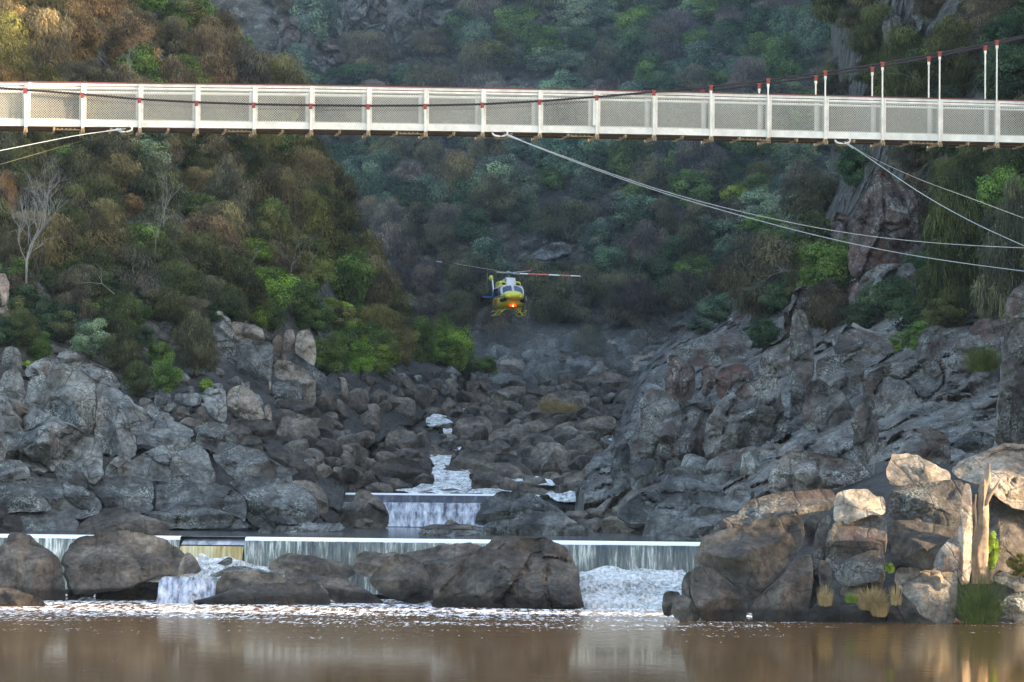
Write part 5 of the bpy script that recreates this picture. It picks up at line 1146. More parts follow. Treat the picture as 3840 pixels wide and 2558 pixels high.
bare('dead_tree', cp('Rr', '360,630 400,605 440,625 465,670'), 405, M['deadwood'], .05, 1, 19, 'small arched white branch below the cables right of centre')
bare('dead_tree', cp('Rr', '690,580 670,520 650,450 640,400'), 380, M['deadwood'], .05, 2, 20, 'slender pale trunk rising through the olive tree under the cables')
bare('dead_tree', cp('T', '1110,190 1100,120 1090,50 1070,-20'), 480, M['deadwood'], .09, 4, 21, 'tall bare grey tree at the top edge right of centre')
bare('dead_tree', cp('T', '990,400 900,270 840,190 790,130'), 478, M['deadwood'], .07, 4, 22, 'leaning bare grey tree above the bridge right of centre')
bare('dead_tree', cp('T', '990,310 960,230 940,150'), 479, M['deadwood'], .06, 3, 23, 'bare grey sapling between the two large bare trees')
bare('dead_tree', cp('T', '1690,560 1640,520 1560,490 1440,480'), 335, M['deadwood'], .04, 2, 24, 'arching white twigs just above the bridge rail on the right')
bare('dead_tree', cp('G', '600,260 575,200 565,140'), 515, M['deadwood'], .06, 2, 25, 'pale bare trunk against the far cliff above the bridge', kids=2)
bare('dead_tree', cp('G', '330,130 335,80 338,0'), 515, M['deadwood'], .06, 2, 26, 'bleached roots running down the far cliff')
bare('dead_tree', cp('H', '2160,1130 2240,1090 2290,1040'), 420, M['deadwood'], .06, 2, 27, 'bare white limb above the right shore rocks')
bare('dead_tree', cp('H', '1370,740 1350,680 1340,640'), 455, M['deadwood'], .07, 3, 28, 'bare grey tree above the outcrop behind the helicopter')
bare('dead_tree', cp('H', '1380,730 1420,690 1470,640'), 455.5, M['deadwood'], .05, 2, 29, 'thin leaning branch by the bare tree over the outcrop')
bare('dead_tree', cp('H', '1800,960 1820,900 1850,850'), 445, M['mauvewood'] if 'mauvewood' in M else M['deadwood'], .05, 4, 30, 'faint twiggy bare shrub right of the rotor tip')
bare('dead_tree', cp('D', '1775,218 1850,130 1890,80 1880,30'), 300, M['bark'], .10, 3, 31, 'dark leaning tree growing from the pinkish blocks on left', spread=.5)
rb = random.Random(77)
for k in range(34):
    if k < 18: x, y, bv_, wh = rb.uniform(40, 1250), rb.uniform(480, 1180), bv_left, 'on left slope'
    else: x, y, bv_, wh = rb.uniform(1350, 3000), rb.uniform(560, 1250), bv_far, 'on far hillside'
    h_ = hit(bv_, x, y)
    if not h_: continue
    L_ = rb.uniform(50, 120); sx_ = rb.uniform(-.5, .5)*L_
    l_ = uniq(f'bare grey {"leaning" if abs(sx_) > .25*L_ else "upright"} branches {wh} {rowword(y)[0]} {panel(x)} bridge panel', ['left side', 'right side'], '')
    o = bare('dead_tree', [(x, y), (x+sx_*.3, y-L_*.4), (x+sx_*.7, y-L_*.7), (x+sx_, y-L_)], h_.y-rb.uniform(2.0, 4.0), M['deadwood'] if k % 3 else M['bark'], .055, 3, 200+k, l_, spread=.7)
    o['group'] = 'bare twiggy trees on the slopes'
# stumps and trunks on the right foreground
o = bare('dead_tree', cp('C', '2090,800 2085,600 2100,400 2095,220 2125,60'), 183.5, M['warmwood'], .42, 0, 41, 'weathered dead trunk standing at the right foreground, pointed at top', cat='dead trunk')
mb = MB(); b_ = [P(*q, 183.4) for q in cp('C', '2105,330 2150,250 2185,200 2215,150')]; mb.tube(b_, [.14, .09, .06, .03], 6); q = mb.build('branch', M['warmwood'], smooth=True, loc=None)
q.parent = o; q.matrix_parent_inverse = Matrix.Translation(-Vector(o.location))
bare('dead_tree', cp('C', '2040,780 2050,600 2040,380 2050,250'), 184.5, M['bark'], .30, 0, 42, 'dark shaded trunk close behind the weathered dead trunk', cat='dead trunk')
bare('dead_tree', cp('Fr', '1395,1260 1390,1180 1395,1110 1385,1060'), 205, M['deadwood'], .07, 2, 43, 'pale forked stick in the cleft left of the sunlit boulder', cat='dead trunk')
bare('fallen_log', cp('Rr', '1150,1265 1220,1300 1300,1320 1400,1330'), 262, M['deadwood'], .16, 0, 44, 'grey fallen log lying on the right bank below the cliff', cat='log')
# grass and tufts
def tuft(name, crop, x, y, w, h, d, m, label, n=420, seed=0, spread=.5):
    x0, y0, k = CR[crop]; p = P(x0+x*k, y0+y*k, d); W = w*k*d/F/2; H = h*k*d/F
    r_ = np.random.default_rng(seed+900); V = []; 
    a = r_.uniform(0, 6.28, n); rr = np.sqrt(r_.uniform(0, 1, n))*W*.8
    bx, by = rr*np.cos(a), rr*np.sin(a)*.6
    L = H*r_.uniform(.2, 1.1, n); out = r_.uniform(.1, 1, n)*spread
    dx, dy = np.cos(a)*out, np.sin(a)*out; wb = .012+.012*r_.random(n)
    pts = []
    bz = r_.uniform(-.05, .28, n)*H*np.clip(1-np.abs(bx)/W*.8, 0, 1)
    for t in (0, .5, 1): pts.append(np.stack([bx+dx*W*1.1*t**1.5, by+dy*W*1.1*t**1.5, bz+L*(t - .35*out*t**2)], -1))
    s = np.stack([-np.sin(a), np.cos(a)*.3, np.zeros(n)], -1)*wb[:, None]
    V = np.stack([pts[0]-s, pts[0]+s, pts[1]+s*.7, pts[1]-s*.7, pts[2]], 1).reshape(-1, 3)
    b = np.arange(n)*5; Fc = [tuple(int(i) for i in q) for q in np.stack([b, b+1, b+2, b+3], -1)] + [tuple(int(i) for i in q) for q in np.stack([b+3, b+2, b+4], -1)]
    o = mk(name, V, Fc, m, None, False); o.location = (p.x, p.y, p.z); tag(o, label, 'grass'); return o
tuft('grass_tuft', 'C', 2080, 1050, 300, 330, 179.5, M['grass'], 'big green rush clump at the water beside the dead trunk', 800, 1, 1.3)
tuft('grass_tuft', 'C', 1135, 935, 110, 130, 179.3, M['drygrass'], 'small yellow grass tuft low in the right foreground stack', 260, 2, .6)
tuft('grass_tuft', 'C', 1420, 960, 190, 150, 179.2, M['drygrass'], 'orange dry grass spilling over the front block at right', 700, 3, 1.1)
tuft('grass_tuft', 'C', 1470, 1000, 120, 120, 178.9, M['drygrass'], 'lower drooping part of dry orange grass by the cleft', 400, 13, 1.2)
tuft('grass_tuft', 'C', 1300, 915, 90, 60, 179.1, M['moss'], 'bright green weed between the two dry grass tufts', 260, 4, .9)
tuft('grass_tuft', 'C', 1570, 930, 90, 130, 178.8, M['drygrass'], 'thin reddish grass in the mouth of the dark cleft', 120, 5, .6)
tuft('grass_tuft', 'Fr', 1975, 630, 200, 150, 228, M['grass'], 'shaggy green grass tuft under the upright slab at right', 900, 6, 1.1)
tuft('grass_tuft', 'E', 1620, 500, 170, 110, 338, M['drygrass'], 'pale dry grass clump among boulders at the head of the rapids', 500, 7, .8)
tuft('grass_tuft', 'E', 1730, 500, 150, 80, 337, M['drygrass'], 'lower dry grass clump touching the pale dry clump', 400, 8, .9)
tc('C', 2150, 730, 110, 260, 'bush', 'lime', '', None, d=183.8, label='bright yellow green shrub behind the dead trunk', group='small foreground shrubs')
tc('C', 1530, 745, 60, 90, 'bush', 'lime', '', None, d=179.6, label='tiny bright green shrub growing in the dark cleft', group='small foreground shrubs')
tc('C', 2330, 760, 160, 160, 'bush', 'olive', '', None, d=183, label='thin olive shrub at the right edge above the corner rocks', group='small foreground shrubs')
tc('Fr', 1400, 1240, 60, 40, 'bush', 'lime', '', None, d=205, label='tiny weed at the foot of the forked stick', group='small foreground shrubs')
# ---------------------------------------------------------------- the footbridge
def bdep(px): return 162.5 + 5.5*px/3840
K16 = 1.63127
def topy(px): return np.interp(px/K16, [-200, 0, 715, 1110, 1500, 1900, 2354, 2600], [188.5, 188, 196, 203, 210, 220, 232, 239])*K16
def boty(px): return np.interp(px/K16, [-200, 0, 715, 1110, 1500, 1900, 2354, 2600], [288, 289, 297, 302.5, 309, 318, 328, 334])*K16
bridge = empty('suspension_footbridge', tuple(P(1920, 440, 165)))
tag(bridge, 'cream white suspension footbridge with lattice sides spanning the gorge', 'bridge')
BO = Vector(bridge.location)
WID = 1.75
b0, b1 = P(0, 400, bdep(0)), P(3840, 400, bdep(3840)); bd = Vector((b1.x-b0.x, b1.y-b0.y, 0)).normalized(); bn = Vector((-bd.y, bd.x, 0))
posts = [-116+214.1*i for i in range(0, 20)]
def bp(px, z01, side=0, off=0):
    """point on the bridge side: z01 0 bottom of girder, 1 top rail; side 0 near, 1 far"""
    t = P(px, topy(px), bdep(px)); b = P(px, boty(px), bdep(px)); b.x = t.x; b.y = t.y
    return b.lerp(t, z01) + bn*(WID*side + off) - BO
def bpz(px, dz, side=0, off=0): return bp(px, 0, side, off)+Vector((0, 0, dz))
def bpart(mb, name, m): return mb.build(name, m, bridge)
H0 = (bp(1000, 1)-bp(1000, 0)).length
# lattice panel: crossing slats in a frame, made once and sheared into each bay
bayw = (bp(posts[6], 0)-bp(posts[5], 0)).length; postw = .13
def lattice_mesh(w, h, dz):
    mb = MB(); pitch = .098; sw = .012; th = .008
    n = int((w+h)/pitch)+1
    for sgn, yo in ((1, 0), (-1, .009)):
        for i in range(n):
            c = i*pitch
            # line from (c,0) going up-left at 45 degrees, clipped to the panel
            pts = []
            x0_, z0_ = (c, 0) if c <= w else (w, c-w); x1_, z1_ = (c-h, h) if c-h >= 0 else (0, c)
            if abs(x0_-x1_) < .03: continue
            if sgn < 0: x0_, x1_ = w-x0_, w-x1_
            sh = lambda x, z: z + dz*x/w
            a = Vector((x0_, yo, sh(x0_, z0_))); b = Vector((x1_, yo, sh(x1_, z1_))); mb.beam(a, b, sw, th, up=Vector((0, 1, 0)))
    for z in (0, h):
        mb.beam((0, 0, z), (w, 0, z+dz), .03, .035, up=Vector((0, 0, 1)))
    for x in (0, w): mb.beam((x, 0, dz*x/w), (x, 0, h+dz*x/w), .03, .03, up=Vector((1, 0, 0)))
    return mb
for side in (0, 1):
    for i in range(len(posts)-1):
        a, b = posts[i], posts[i+1]
        pa, pb = bp(a, .165, side), bp(b, .165, side); L = pb-pa; Lh = math.hypot(L.x, L.y); u = Vector((L.x, L.y, 0)).normalized()
        mb = lattice_mesh(Lh-postw-.04, H0*.68, L.z*(Lh-postw-.04)/Lh)
        o = mb.build('lattice_panel', M['lattice'], bridge)
        o.location = pa + u*(postw/2+.02) + bn*(.04 if side == 0 else -.04) ; o.rotation_euler = (0, 0, math.atan2(u.y, u.x))
    # girder, bands and rails, one length per bay
    for nm, m, z0_, z1_, th, off in (('girder', 'white', 0.0, .15, .07, 0), ('top_band', 'white', .86, .905, .05, 0), ('upper_band', 'white', .925, .985, .06, 0), ('handrail', 'rail', .985, 1.012, .12, 0)):
        for i in range(len(posts)-1):
            mb = MB(); a, b = bp(posts[i], (z0_+z1_)/2, side, off), bp(posts[i+1], (z0_+z1_)/2, side, off)
            mb.beam(a, b, th, (z1_-z0_)*H0); bpart(mb, nm, M[m])
    mb = MB()
    for i in range((len(posts)-1)):
        for t in np.linspace(.12, .88, 5):
            c = bp(posts[i]+214*t, .10, side, -.05 if side == 0 else .05); mb.box(c, (.03, .02, .03))
    bpart(mb, 'bolt_row', M['white'])
    for i, px in enumerate(posts):
        mb = MB(); a = bp(px, -.09, side, -.05 if side == 0 else .05); b = bp(px, .975, side, -.05 if side == 0 else .05)
        mb.beam(a, b, postw, .09, up=bn); mb.beam(a+Vector((postw/2+.035, 0, .15)), b+Vector((postw/2+.035, 0, 0)), .05, .05, up=bn); bpart(mb, 'post', M['white'])
# taller white stanchions at the left and middle
for px in (110, 2228):
    mb = MB(); mb.beam(bp(px, .18, 0, -.10), bp(px, .985, 0, -.10), .10, .10, up=bn); bpart(mb, 'stanchion', M['white'])
# deck and what hangs under it
for i in range(len(posts)-1):
    mb = MB(); a = bp(posts[i], .03, 0, WID/2); b = bp(posts[i+1], .03, 0, WID/2); mb.beam(a, b, WID-.14, .06); bpart(mb, 'deck', M['timber'])
    mb = MB()
    for o_ in (.35, WID-.35): mb.beam(bp(posts[i], -.035, 0, o_), bp(posts[i+1], -.035, 0, o_), .07, .08)
    bpart(mb, 'stringer', M['timber'])
for i, px in enumerate(posts):
    mb = MB(); mb.beam(bp(px, -.065, 0, -.22), bp(px, -.065, 1, .22), .12, .13)
    for o_ in (-.2, WID+.2):
        for dx in (-.045, .045): mb.box(bp(px, -.115, 0, o_)+Vector((dx, 0, 0)), (.05, .05, .13))
    bpart(mb, 'cross_beam', M['rust'])
    mb = MB(); q = px+107; mb.beam(bp(q, -.045, 0, -.1), bp(q, -.045, 1, .1), .09, .09); mb.box(bp(q, -.085, 0, -.08), (.05, .05, .08)); bpart(mb, 'small_cross_beam', M['rust'])
for i in range(1, len(posts)-1, 3):
    mb = MB()
    for k in range(5): mb.box(bp(posts[i]+20+k*16+100, -.055, 0, -.03), (.05, .08, .05))
    mb.beam(bp(posts[i]+115, -.075, 0, 0), bp(posts[i]+205, -.075, 0, 0), .06, .04); bpart(mb, 'bracket', M['rust'])
# suspension cables of twisted wire with a clamp and hanger at every post
ncx = np.array([-200, 0, 52, 185, 318, 448, 582, 714, 845, 976, 1110, 1240, 1374, 1505, 1635, 1765, 1897, 2028, 2161, 2293, 2354, 2560])*K16
ncy = np.array([184, 203, 207, 217, 229, 236, 240.5, 243, 244, 243.5, 240.5, 233.5, 223.5, 212, 200, 185, 167, 147, 122.5, 96.5, 82, 32])*K16
def cabpt(px, side):
    p = P(px, float(np.interp(px, ncx, ncy)), bdep(px)) - bn*.16
    if side: p = P(px, float(np.interp(px, ncx, ncy)), bdep(px)) + bn*(WID+.16); p.z = (P(px, float(np.interp(px, ncx, ncy)), bdep(px))).z
    return p-BO
for side in (0, 1):
    pxs = np.arange(-300, 4250, 6.5); C_ = [cabpt(x, side) for x in pxs]
    C_ = [sum((C_[max(0, min(len(C_)-1, i+j))] for j in range(-7, 8)), Vector())/15 for i in range(len(C_))]
    mb = MB(); r = .043
    mb.tube(C_, r*.62, 6, False)
    for k in range(3):
        pts = []
        for i, c in enumerate(C_):
            a = i*.95+k*2.094; pts.append(c+Vector((0, math.cos(a), math.sin(a)))*r*.62)
        mb.tube(pts, r*.52, 5, False)
    bpart(mb, 'main_cable', M['cable'])
    for i, px in enumerate(posts):
        c = cabpt(px, side); foot = bp(px, 0, side)
        c.x = foot.x-.02 if side == 0 else foot.x-.02
        top = float(bp(px, 1, side).z)
        mb = MB(); mb.box(c+Vector((0, 0, -.045)), (.13, .12, .12)); mb.box(c+Vector((0, 0, .03)), (.17, .14, .06)); mb.box(c+Vector((0, 0, -.13)), (.12, .1, .06))
        bpart(mb, 'cable_clamp', M['clamp'])
        mb = MB(); e = c+Vector((0, 0, -.15)); mb.tube([e, e+Vector((0, 0, -.09)), e+Vector((0, 0, -.17)), Vector((c.x, c.y, min(foot.z-.05, e.z-.3)))], [.055, .055, .032, .025], 8)
        bpart(mb, 'hanger', M['white'])
# wind guys hooked under the girder
def rope(pts, r, name, m): 
    mb = MB(); mb.tube([Vector(p)-BO for p in pts], r, 6); return bpart(mb, name, m)
def hook(px, py):
    c = P(px, py, bdep(px)-.1)-BO; mb = MB()
    mb.tube([c+Vector((.30*math.cos(a)-.05, 0, .13*math.sin(a)+.04)) for a in np.linspace(math.pi*.95, math.pi*2.35, 14)], .035, 8)
    bpart(mb, 'shackle', M['white'])
    mb = MB(); mb.tube([c+Vector((.26*math.cos(a)-.02, .4, .13*math.sin(a)-.03)) for a in np.linspace(math.pi*.95, math.pi*2.35, 14)], .03, 8); bpart(mb, 'shackle', M['rust'])
hook(472, 486); hook(1880, 503); hook(3165, 530)
def guy(pts, d0, d1, r=.0145, m='galv'):
    P_ = np.array(pts, float); t = np.r_[0, np.cumsum(np.hypot(*np.diff(P_, axis=0).T))]; t /= t[-1]; tt = np.linspace(0, 1, 40)
    x = np.interp(tt, t, P_[:, 0]); y = np.interp(tt, t, P_[:, 1])
    for _ in range(12):
        y[1:-1] = (y[:-2]+y[1:-1]+y[2:])/3; x[1:-1] = (x[:-2]+x[1:-1]+x[2:])/3
    rope([P(a, b, d0+(d1-d0)*u) for a, b, u in zip(x, y, tt)], r, 'guy_cable', M[m])
guy([(470, 483), (300, 505), (100, 545), (-200, 605)], 163, 158)
guy([(440, 497), (300, 530), (100, 588), (-200, 675)], 164.5, 160, .011, 'brasswire')
guy([(1890, 503), (2200, 620), (2500, 726), (2773, 795), (3027, 850), (3166, 877), (3445, 910), (3840, 933), (4100, 935)], 165, 172)
guy([(1895, 505), (2200, 627), (2500, 732), (2773, 807), (3009, 874), (3197, 916), (3439, 965), (3840, 1018), (4100, 1048)], 165, 160)
guy([(3170, 532), (3221, 571), (3445, 674), (3651, 747), (3840, 820), (4100, 905)], 167, 174, .012)
guy([(3165, 530), (3281, 607), (3445, 723), (3651, 838), (3840, 922), (4100, 1035)], 167, 162)
for (a, b) in (((455, 485), (400, 492)), ((1905, 508), (1955, 527)), ((3175, 537), (3200, 556))):
    mb = MB(); mb.tube([P(*a, bdep(a[0])-.1)-BO, P(*b, bdep(a[0])-.15)-BO], [.05, .03], 8); bpart(mb, 'rope_socket', M['galv'])

# ---------------------------------------------------------------- the helicopter
M['hy'] = plain('yellow_aircraft_paint', (.78, .70, .05), .3); M['hw'] = plain('white_aircraft_paint', (.82, .80, .80), .3)
M['hb'] = plain('blue_aircraft_paint', (.05, .16, .5), .35); M['hk'] = plain('black_rubber', (.008, .008, .010), .95); M['hs'] = plain('grey_rotor_metal', (.3, .31, .33), .4, .5)
M['hred'] = plain('red_blade_band', (.7, .09, .07), .4); M['ho'] = plain('orange_panel', (.6, .17, .04), .4)
mm, nt_, b_ = newmat('dark_cockpit_glass'); b_.inputs['Base Color'].default_value = (.05, .075, .13, 1); b_.inputs['Roughness'].default_value = .08; M['hg'] = mm
mm, nt_, b_ = newmat('red_lamp_glow'); b_.inputs['Base Color'].default_value = (1, .1, .03, 1); b_.inputs['Emission Color'].default_value = (1, .035, .012, 1); b_.inputs['Emission Strength'].default_value = .35; M['hl'] = mm
mm, nt_, b_ = newmat('lamp_core_glow'); b_.inputs['Base Color'].default_value = (1, .7, .2, 1); b_.inputs['Emission Color'].default_value = (1, .62, .2, 1); b_.inputs['Emission Strength'].default_value = 1.2; M['hl2'] = mm
HD = 400.0
heli = empty('rescue_helicopter', tuple(P(1905, 1187, HD)))
tag(heli, 'yellow and white rescue helicopter hovering in the gorge with red lamp lit', 'helicopter')
heli.rotation_euler = (0, math.radians(1.5), math.radians(10))
def hp(mb, name, m, smooth=True, parent=None):
    o = mb.build(name, M[m], parent or heli, smooth)
    if smooth: o.data.set_sharp_from_angle(angle=math.radians(50))
    return o
mb = MB(); mb.loft([(-2.9, 0, 1.50, .55, .25, 2.6), (-2.5, 0, 1.38, 1.0, .42, 2.6), (-1.9, 0, 1.30, 1.28, .55, 3), (-.5, 0, 1.30, 1.36, .6, 3.4), (1.6, 0, 1.32, 1.36, .6, 3.2), (3.0, 0, 1.6, 1.0, .5, 2.6), (4.2, 0, 1.95, .5, .4, 2.2)]); body = hp(mb, 'belly', 'hy')
mb = MB(); mb.loft([(-2.15, 0, 2.02, 1.16, .34, 3), (-1.75, 0, 2.28, 1.24, .62, 3.4), (-1.15, 0, 2.32, 1.29, .70, 3.6), (1.2, 0, 2.32, 1.31, .70, 3.6), (2.6, 0, 2.3, 1.0, .55, 2.8), (4.2, 0, 2.25, .5, .35, 2.2)]); cab = hp(mb, 'cabin', 'hw')
mb = MB(); mb.ball((0, -2.55, 1.86), (1.06, 1.35, .50), 28, 16); nose = hp(mb, 'nose', 'hy')
mb = MB(); mb.ball((0, -2.15, 2.08), (.98, 1.2, .32), 28, 14); hp(mb, 'nose_deck', 'hw')
mb = MB(); mb.ball((-.55, -3.15, 1.78), (.42, .62, .26), 16, 10); mb.ball((.55, -3.15, 1.78), (.42, .62, .26), 16, 10); hp(mb, 'nose_cheek', 'hy')
for s in (-1, 1):
    mb = MB(); V = [(s*.07, -2.66, 2.24), (s*1.10, -2.34, 2.08), (s*1.04, -1.62, 2.88), (s*.07, -1.82, 2.95)]
    W_ = [(x, y+.25, z) for x, y, z in V]; mb.add(V+W_, [(0, 1, 2, 3), (7, 6, 5, 4), (0, 4, 5, 1), (1, 5, 6, 2), (2, 6, 7, 3), (3, 7, 4, 0)]); hp(mb, 'windshield', 'hg', False)
    mb = MB()
    for a, b in ((V[0], V[3]), (V[1], V[2]), (V[3], V[2]), (V[0], V[1])): mb.beam(Vector(a)+Vector((0, -.02, 0)), Vector(b)+Vector((0, -.02, 0)), .07, .07)
    hp(mb, 'windshield_frame', 'hw', False)
    # doors: cockpit side window, cabin window
    mb = MB(); V = [(s*1.22, -1.95, 1.95), (s*1.32, -1.25, 1.95), (s*1.30, -1.25, 2.72), (s*1.12, -1.55, 2.78)]
    W_ = [(x-s*.12, y, z) for x, y, z in V]; mb.add(V+W_, [(0, 1, 2, 3), (7, 6, 5, 4), (0, 4, 5, 1), (1, 5, 6, 2), (2, 6, 7, 3), (3, 7, 4, 0)]); hp(mb, 'side_window', 'hg', False)
    mb = MB(); mb.box((s*1.30, -.3, 2.28), (.1, 1.1, .72)); mb.box((s*1.30, 1.0, 2.28), (.1, .9, .72)); hp(mb, 'cabin_window', 'hk', False)
    mb = MB(); mb.box((s*1.335, .1, 1.35), (.06, 1.9, .55)); hp(mb, 'side_stripe', 'ho', False)
    mb = MB(); mb.loft([(-3.0, s*.85, 1.50, .16, .10, 2), (-2.7, s*.92, 1.48, .30, .17, 2.2), (-2.2, s*1.02, 1.45, .30, .20, 2.2)], 12); hp(mb, 'chin_window', 'hk')
    # engine intake with its dark mouth
    mb = MB(); mb.loft([(-.75, s*.72, 3.08, .36, .27, 2.6), (-.4, s*.72, 3.1, .42, .32, 3), (1.6, s*.7, 3.1, .42, .32, 3), (2.6, s*.6, 3.0, .28, .24, 2.4)], 18); it = hp(mb, 'engine_cowl', 'hy')
    mb = MB(); mb.ball((s*.74, -.76, 3.07), (.25, .06, .17), 14, 8); hp(mb, 'intake_mouth', 'hk', True, it)
mb = MB(); mb.loft([(-1.35, 0, 2.98, .46, .12, 3.5), (-.95, 0, 3.25, .50, .42, 4), (-.6, 0, 3.32, .52, .44, 4), (1.2, 0, 3.3, .5, .42, 4), (2.8, 0, 2.9, .35, .3, 3)], 22); cow = hp(mb, 'cowling', 'hw')
mb = MB(); mb.box((0, -.62, 3.66), (.98, .5, .16)); hp(mb, 'cowling_cap', 'hw', False)
mb = MB(); mb.box((.1, -1.0, 3.32), (.24, .06, .10)); hp(mb, 'grille', 'hk', False, cow)
mb = MB(); mb.box((-.46, -.75, 3.42), (.14, .5, .26)); hp(mb, 'cowl_marking', 'ho', False, cow)
# tail
mb = MB(); mb.loft([(3.8, 0, 2.15, .5, .38, 2.2), (6, 0, 2.2, .32, .3, 2.2), (9.0, 0, 2.35, .2, .2, 2.2)], 16); hp(mb, 'tail_boom', 'hb')
mb = MB(); V = [(-.06, 8.4, 2.3), (.06, 8.4, 2.3), (.04, 9.6, 2.3), (-.04, 9.6, 2.3), (-.13, 9.6, 4.1), (-.01, 9.6, 4.1), (-.02, 10.2, 4.1), (-.10, 10.2, 4.1)]
mb.add(V, [(0, 3, 2, 1), (4, 5, 6, 7), (0, 1, 5, 4), (1, 2, 6, 5), (2, 3, 7, 6), (3, 0, 4, 7)]); fin = hp(mb, 'tail_fin', 'hb', False)
mb = MB(); mb.beam((-.03, 8.55, 2.5), (-.07, 9.5, 4.0), .08, .12, up=Vector((1, 0, 0))); hp(mb, 'fin_stripe', 'hw', False, fin)
mb = MB(); mb.ball((-.15, 9.9, 4.15), (.24, .35, .30), 14, 10); hp(mb, 'tail_gearbox', 'hy')
mb = MB(); mb.beam((-.55, 9.9, 4.15), (-.55, 9.7, 5.1), .18, .04, up=Vector((1, 0, 0))); mb.beam((-.55, 9.9, 4.15), (-.55, 10.1, 3.2), .18, .04, up=Vector((1, 0, 0))); mb.beam((-.2, 9.9, 4.15), (-.6, 9.9, 4.15), .08, .08)
hp(mb, 'tail_rotor', 'hs', False)
mb = MB(); mb.box((0, 7.0, 2.15), (2.9, .8, .07)); hp(mb, 'stabiliser', 'hb', False)
# skids
for s in (-1, 1):
    mb = MB(); mb.tube([(s*1.28, 2.3, .12), (s*1.28, 0, .05), (s*1.28, -2.1, .05), (s*1.28, -2.6, .12), (s*1.30, -2.95, .36), (s*1.30, -3.05, .52)], [.06]*5+[.075], 10); hp(mb, 'skid', 'hy')
    mb = MB(); mb.tube([(s*1.34, -1.7, .55), (s*1.52, -1.5, .42), (s*1.55, .9, .42), (s*1.34, 1.1, .6)], .035, 8); hp(mb, 'boarding_step', 'hy')
for y in (-1.6, 1.4):
    mb = MB(); mb.tube([(x, y, .05 + .72*(1-(abs(x)/1.28)**2.2)) for x in np.linspace(-1.28, 1.28, 17)], .065, 10); hp(mb, 'cross_tube', 'hy')
mb = MB(); mb.box((.75, -1.3, .78), (.5, .6, .2)); mb.tube([(.5, -1.5, .5), (.75, -1.5, .32), (1.0, -1.5, .42), (1.05, -1.5, .7)], .035, 8); hp(mb, 'camera_mount', 'hy', False)
mb = MB(); mb.tube([(-1.2, -2.0, 2.95), (-1.55, -2.3, 2.75), (-1.75, -2.1, 2.9)], .05, 8); mb.box((-1.2, -1.6, 3.0), (.3, 1.0, .12)); hp(mb, 'winch_arm', 'hy', False)
mb = MB(); mb.tube([(1.36, -2.2, 1.95), (1.42, -2.35, 1.5)], .02, 6); hp(mb, 'probe', 'hw')
mb = MB(); mb.box((0, -2.35, .98), (.85, .35, .22)); lampb = hp(mb, 'lamp_housing', 'ho', False)
mb = MB(); mb.ball((.0, -2.58, .95), (.38, .08, .13), 16, 8); hp(mb, 'red_lens', 'hl', True, lampb)
mb = MB(); mb.ball((.0, -2.68, .92), (.07, .06, .07), 12, 8); hp(mb, 'lamp_core', 'hl2', True, lampb)
# lit red lamp: its own light on the belly and skids
ll = bpy.data.lights.new('red_lamp', 'POINT'); ll.energy = .5; ll.color = (1, .07, .02); ll.shadow_soft_size = .2
lo = bpy.data.objects.new('red_lamp', ll); COL.objects.link(lo); lo.parent = heli; lo.location = (0, -3.0, .75)
# rotor: mast, hub and four blades
RT = Matrix.Rotation(math.radians(3.6), 4, 'Y')
hub = (-.12, .05, 4.22)
mb = MB(); mb.tube([(-.05, .05, 3.6), hub], .07, 10)
for a in (.3, 1.9, 3.5, 5.1): mb.tube([(hub[0]+.25*math.cos(a), .05+.25*math.sin(a), 3.62), (hub[0]+.2*math.cos(a), .05+.2*math.sin(a), 4.15)], .02, 6)
hp(mb, 'mast', 'hs')
mb = MB(); mb.ball(hub, (.5, .5, .10), 14, 8); mb.ball((hub[0], hub[1], hub[2]+.08), (.2, .2, .14), 12, 8)
for a in (0, 90, 180, 270):
    an = math.radians(a-10); dv = RT @ Vector((math.cos(an), math.sin(an), 0)); mb.beam(Vector(hub), Vector(hub)+dv*1.25, .22, .12)
hp(mb, 'rotor_hub', 'hs', False)
def blade(ang, bands, cone):
    an = math.radians(ang); u = Vector((math.cos(an), math.sin(an), math.tan(math.radians(cone)))); u = RT @ u
    root = Vector(hub); main = None
    for k, (r0, r1, m_) in enumerate(bands):
        r0, r1 = r0*1.065, r1*1.065
        mb = MB(); v = Vector((-math.sin(an), math.cos(an), 0)); n_ = u.cross(v).normalized()
        tw = Matrix.Rotation(math.radians(18 if math.cos(an) > 0 else -22), 3, u.normalized())
        v2 = tw @ v; n2 = tw @ n_; sag = lambda r: n_*0
        V = []
        for r in (r0, r1):
            c = root+u*r; wdt = .38 if r < 6.4 else .26
            V += [c-v2*wdt/2, c-v2*wdt*.2+n2*.045, c+v2*wdt/2, c-v2*wdt*.2-n2*.035]
        mb.add(V, [(0, 1, 5, 4), (1, 2, 6, 5), (2, 3, 7, 6), (3, 0, 4, 7), (0, 3, 2, 1), (4, 5, 6, 7)])
        o = hp(mb, 'rotor_blade' if k == 0 else 'blade_band', m_, False, main)
        if k == 0: main = o
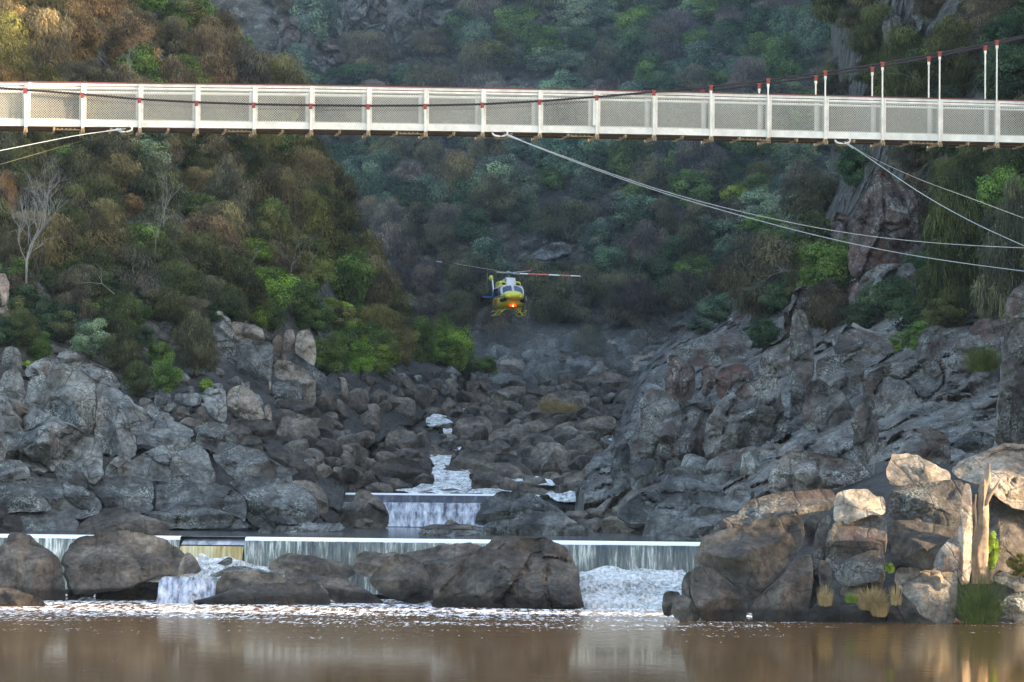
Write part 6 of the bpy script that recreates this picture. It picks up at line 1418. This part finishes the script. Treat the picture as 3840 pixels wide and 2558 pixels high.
blade(-8, [(1.1, 1.9, 'hw'), (1.9, 3.9, 'hred'), (3.9, 4.9, 'hw'), (4.9, 6.0, 'hred'), (6.0, 6.95, 'hw')], 3.2)
blade(172, [(1.1, 6.4, 'hk'), (6.4, 6.95, 'hs')], 3.3)
mb = MB(); an = math.radians(172); u_ = RT @ Vector((math.cos(an), math.sin(an), math.tan(math.radians(3.3)))); mb.beam(Vector(hub)+u_*1.2+Vector((0, -.12, .05)), Vector(hub)+u_*5.6+Vector((0, -.12, .05)), .03, .02); hp(mb, 'blade_edge', 'hw', False)
blade(112, [(1.1, 6.9, 'hk')], 1.6)
blade(289, [(1.1, 2.6, 'hs'), (2.6, 4.6, 'hred'), (4.6, 6.9, 'hk')], 2.2)
heli.scale = (.94, .97, .99)

# ---------------------------------------------------------------- air
def vol(name, V, Fc, dens, col):
    m = bpy.data.materials.new(name+'_air'); m.use_nodes = True; nt = m.node_tree; nt.nodes.clear()
    out = nt.nodes.new('ShaderNodeOutputMaterial'); pv = nt.nodes.new('ShaderNodeVolumePrincipled')
    pv.inputs['Color'].default_value = (*col, 1); pv.inputs['Density'].default_value = dens
    nt.links.new(pv.outputs[0], out.inputs['Volume'])
    o = mk(name, V, Fc, m, None, False); tag(o, kind='stuff'); return o
def boxv(x0, x1, y0, y1, z0, z1):
    V = [(x, y, z) for x in (x0, x1) for y in (y0, y1) for z in (z0, z1)]
    return V, [(0, 1, 3, 2), (4, 6, 7, 5), (0, 4, 5, 1), (2, 3, 7, 6), (0, 2, 6, 4), (1, 5, 7, 3)]
vol('haze', *boxv(-230, 230, -70, 660, -3.2, 150), .00005, (.60, .80, 1.0))
# spray drifting up from the falls round the bend
me_ = IV*np.array([30, 12, 5.0]) + np.array(P(2080, 1395, 425)); me_[:, 2] += fbm(me_*.08, 3)*3
vol('mist', me_, IF, .0065, (.95, .98, 1.0))
me_ = IV*np.array([95, 52, 42]) + np.array(P(2250, 800, 470)); me_[:, 2] += fbm(me_*.03, 3)*5
vol('mist', me_, IF, .00062, (.70, .86, 1.0))  # wide blue valley haze, added to veil the far slope
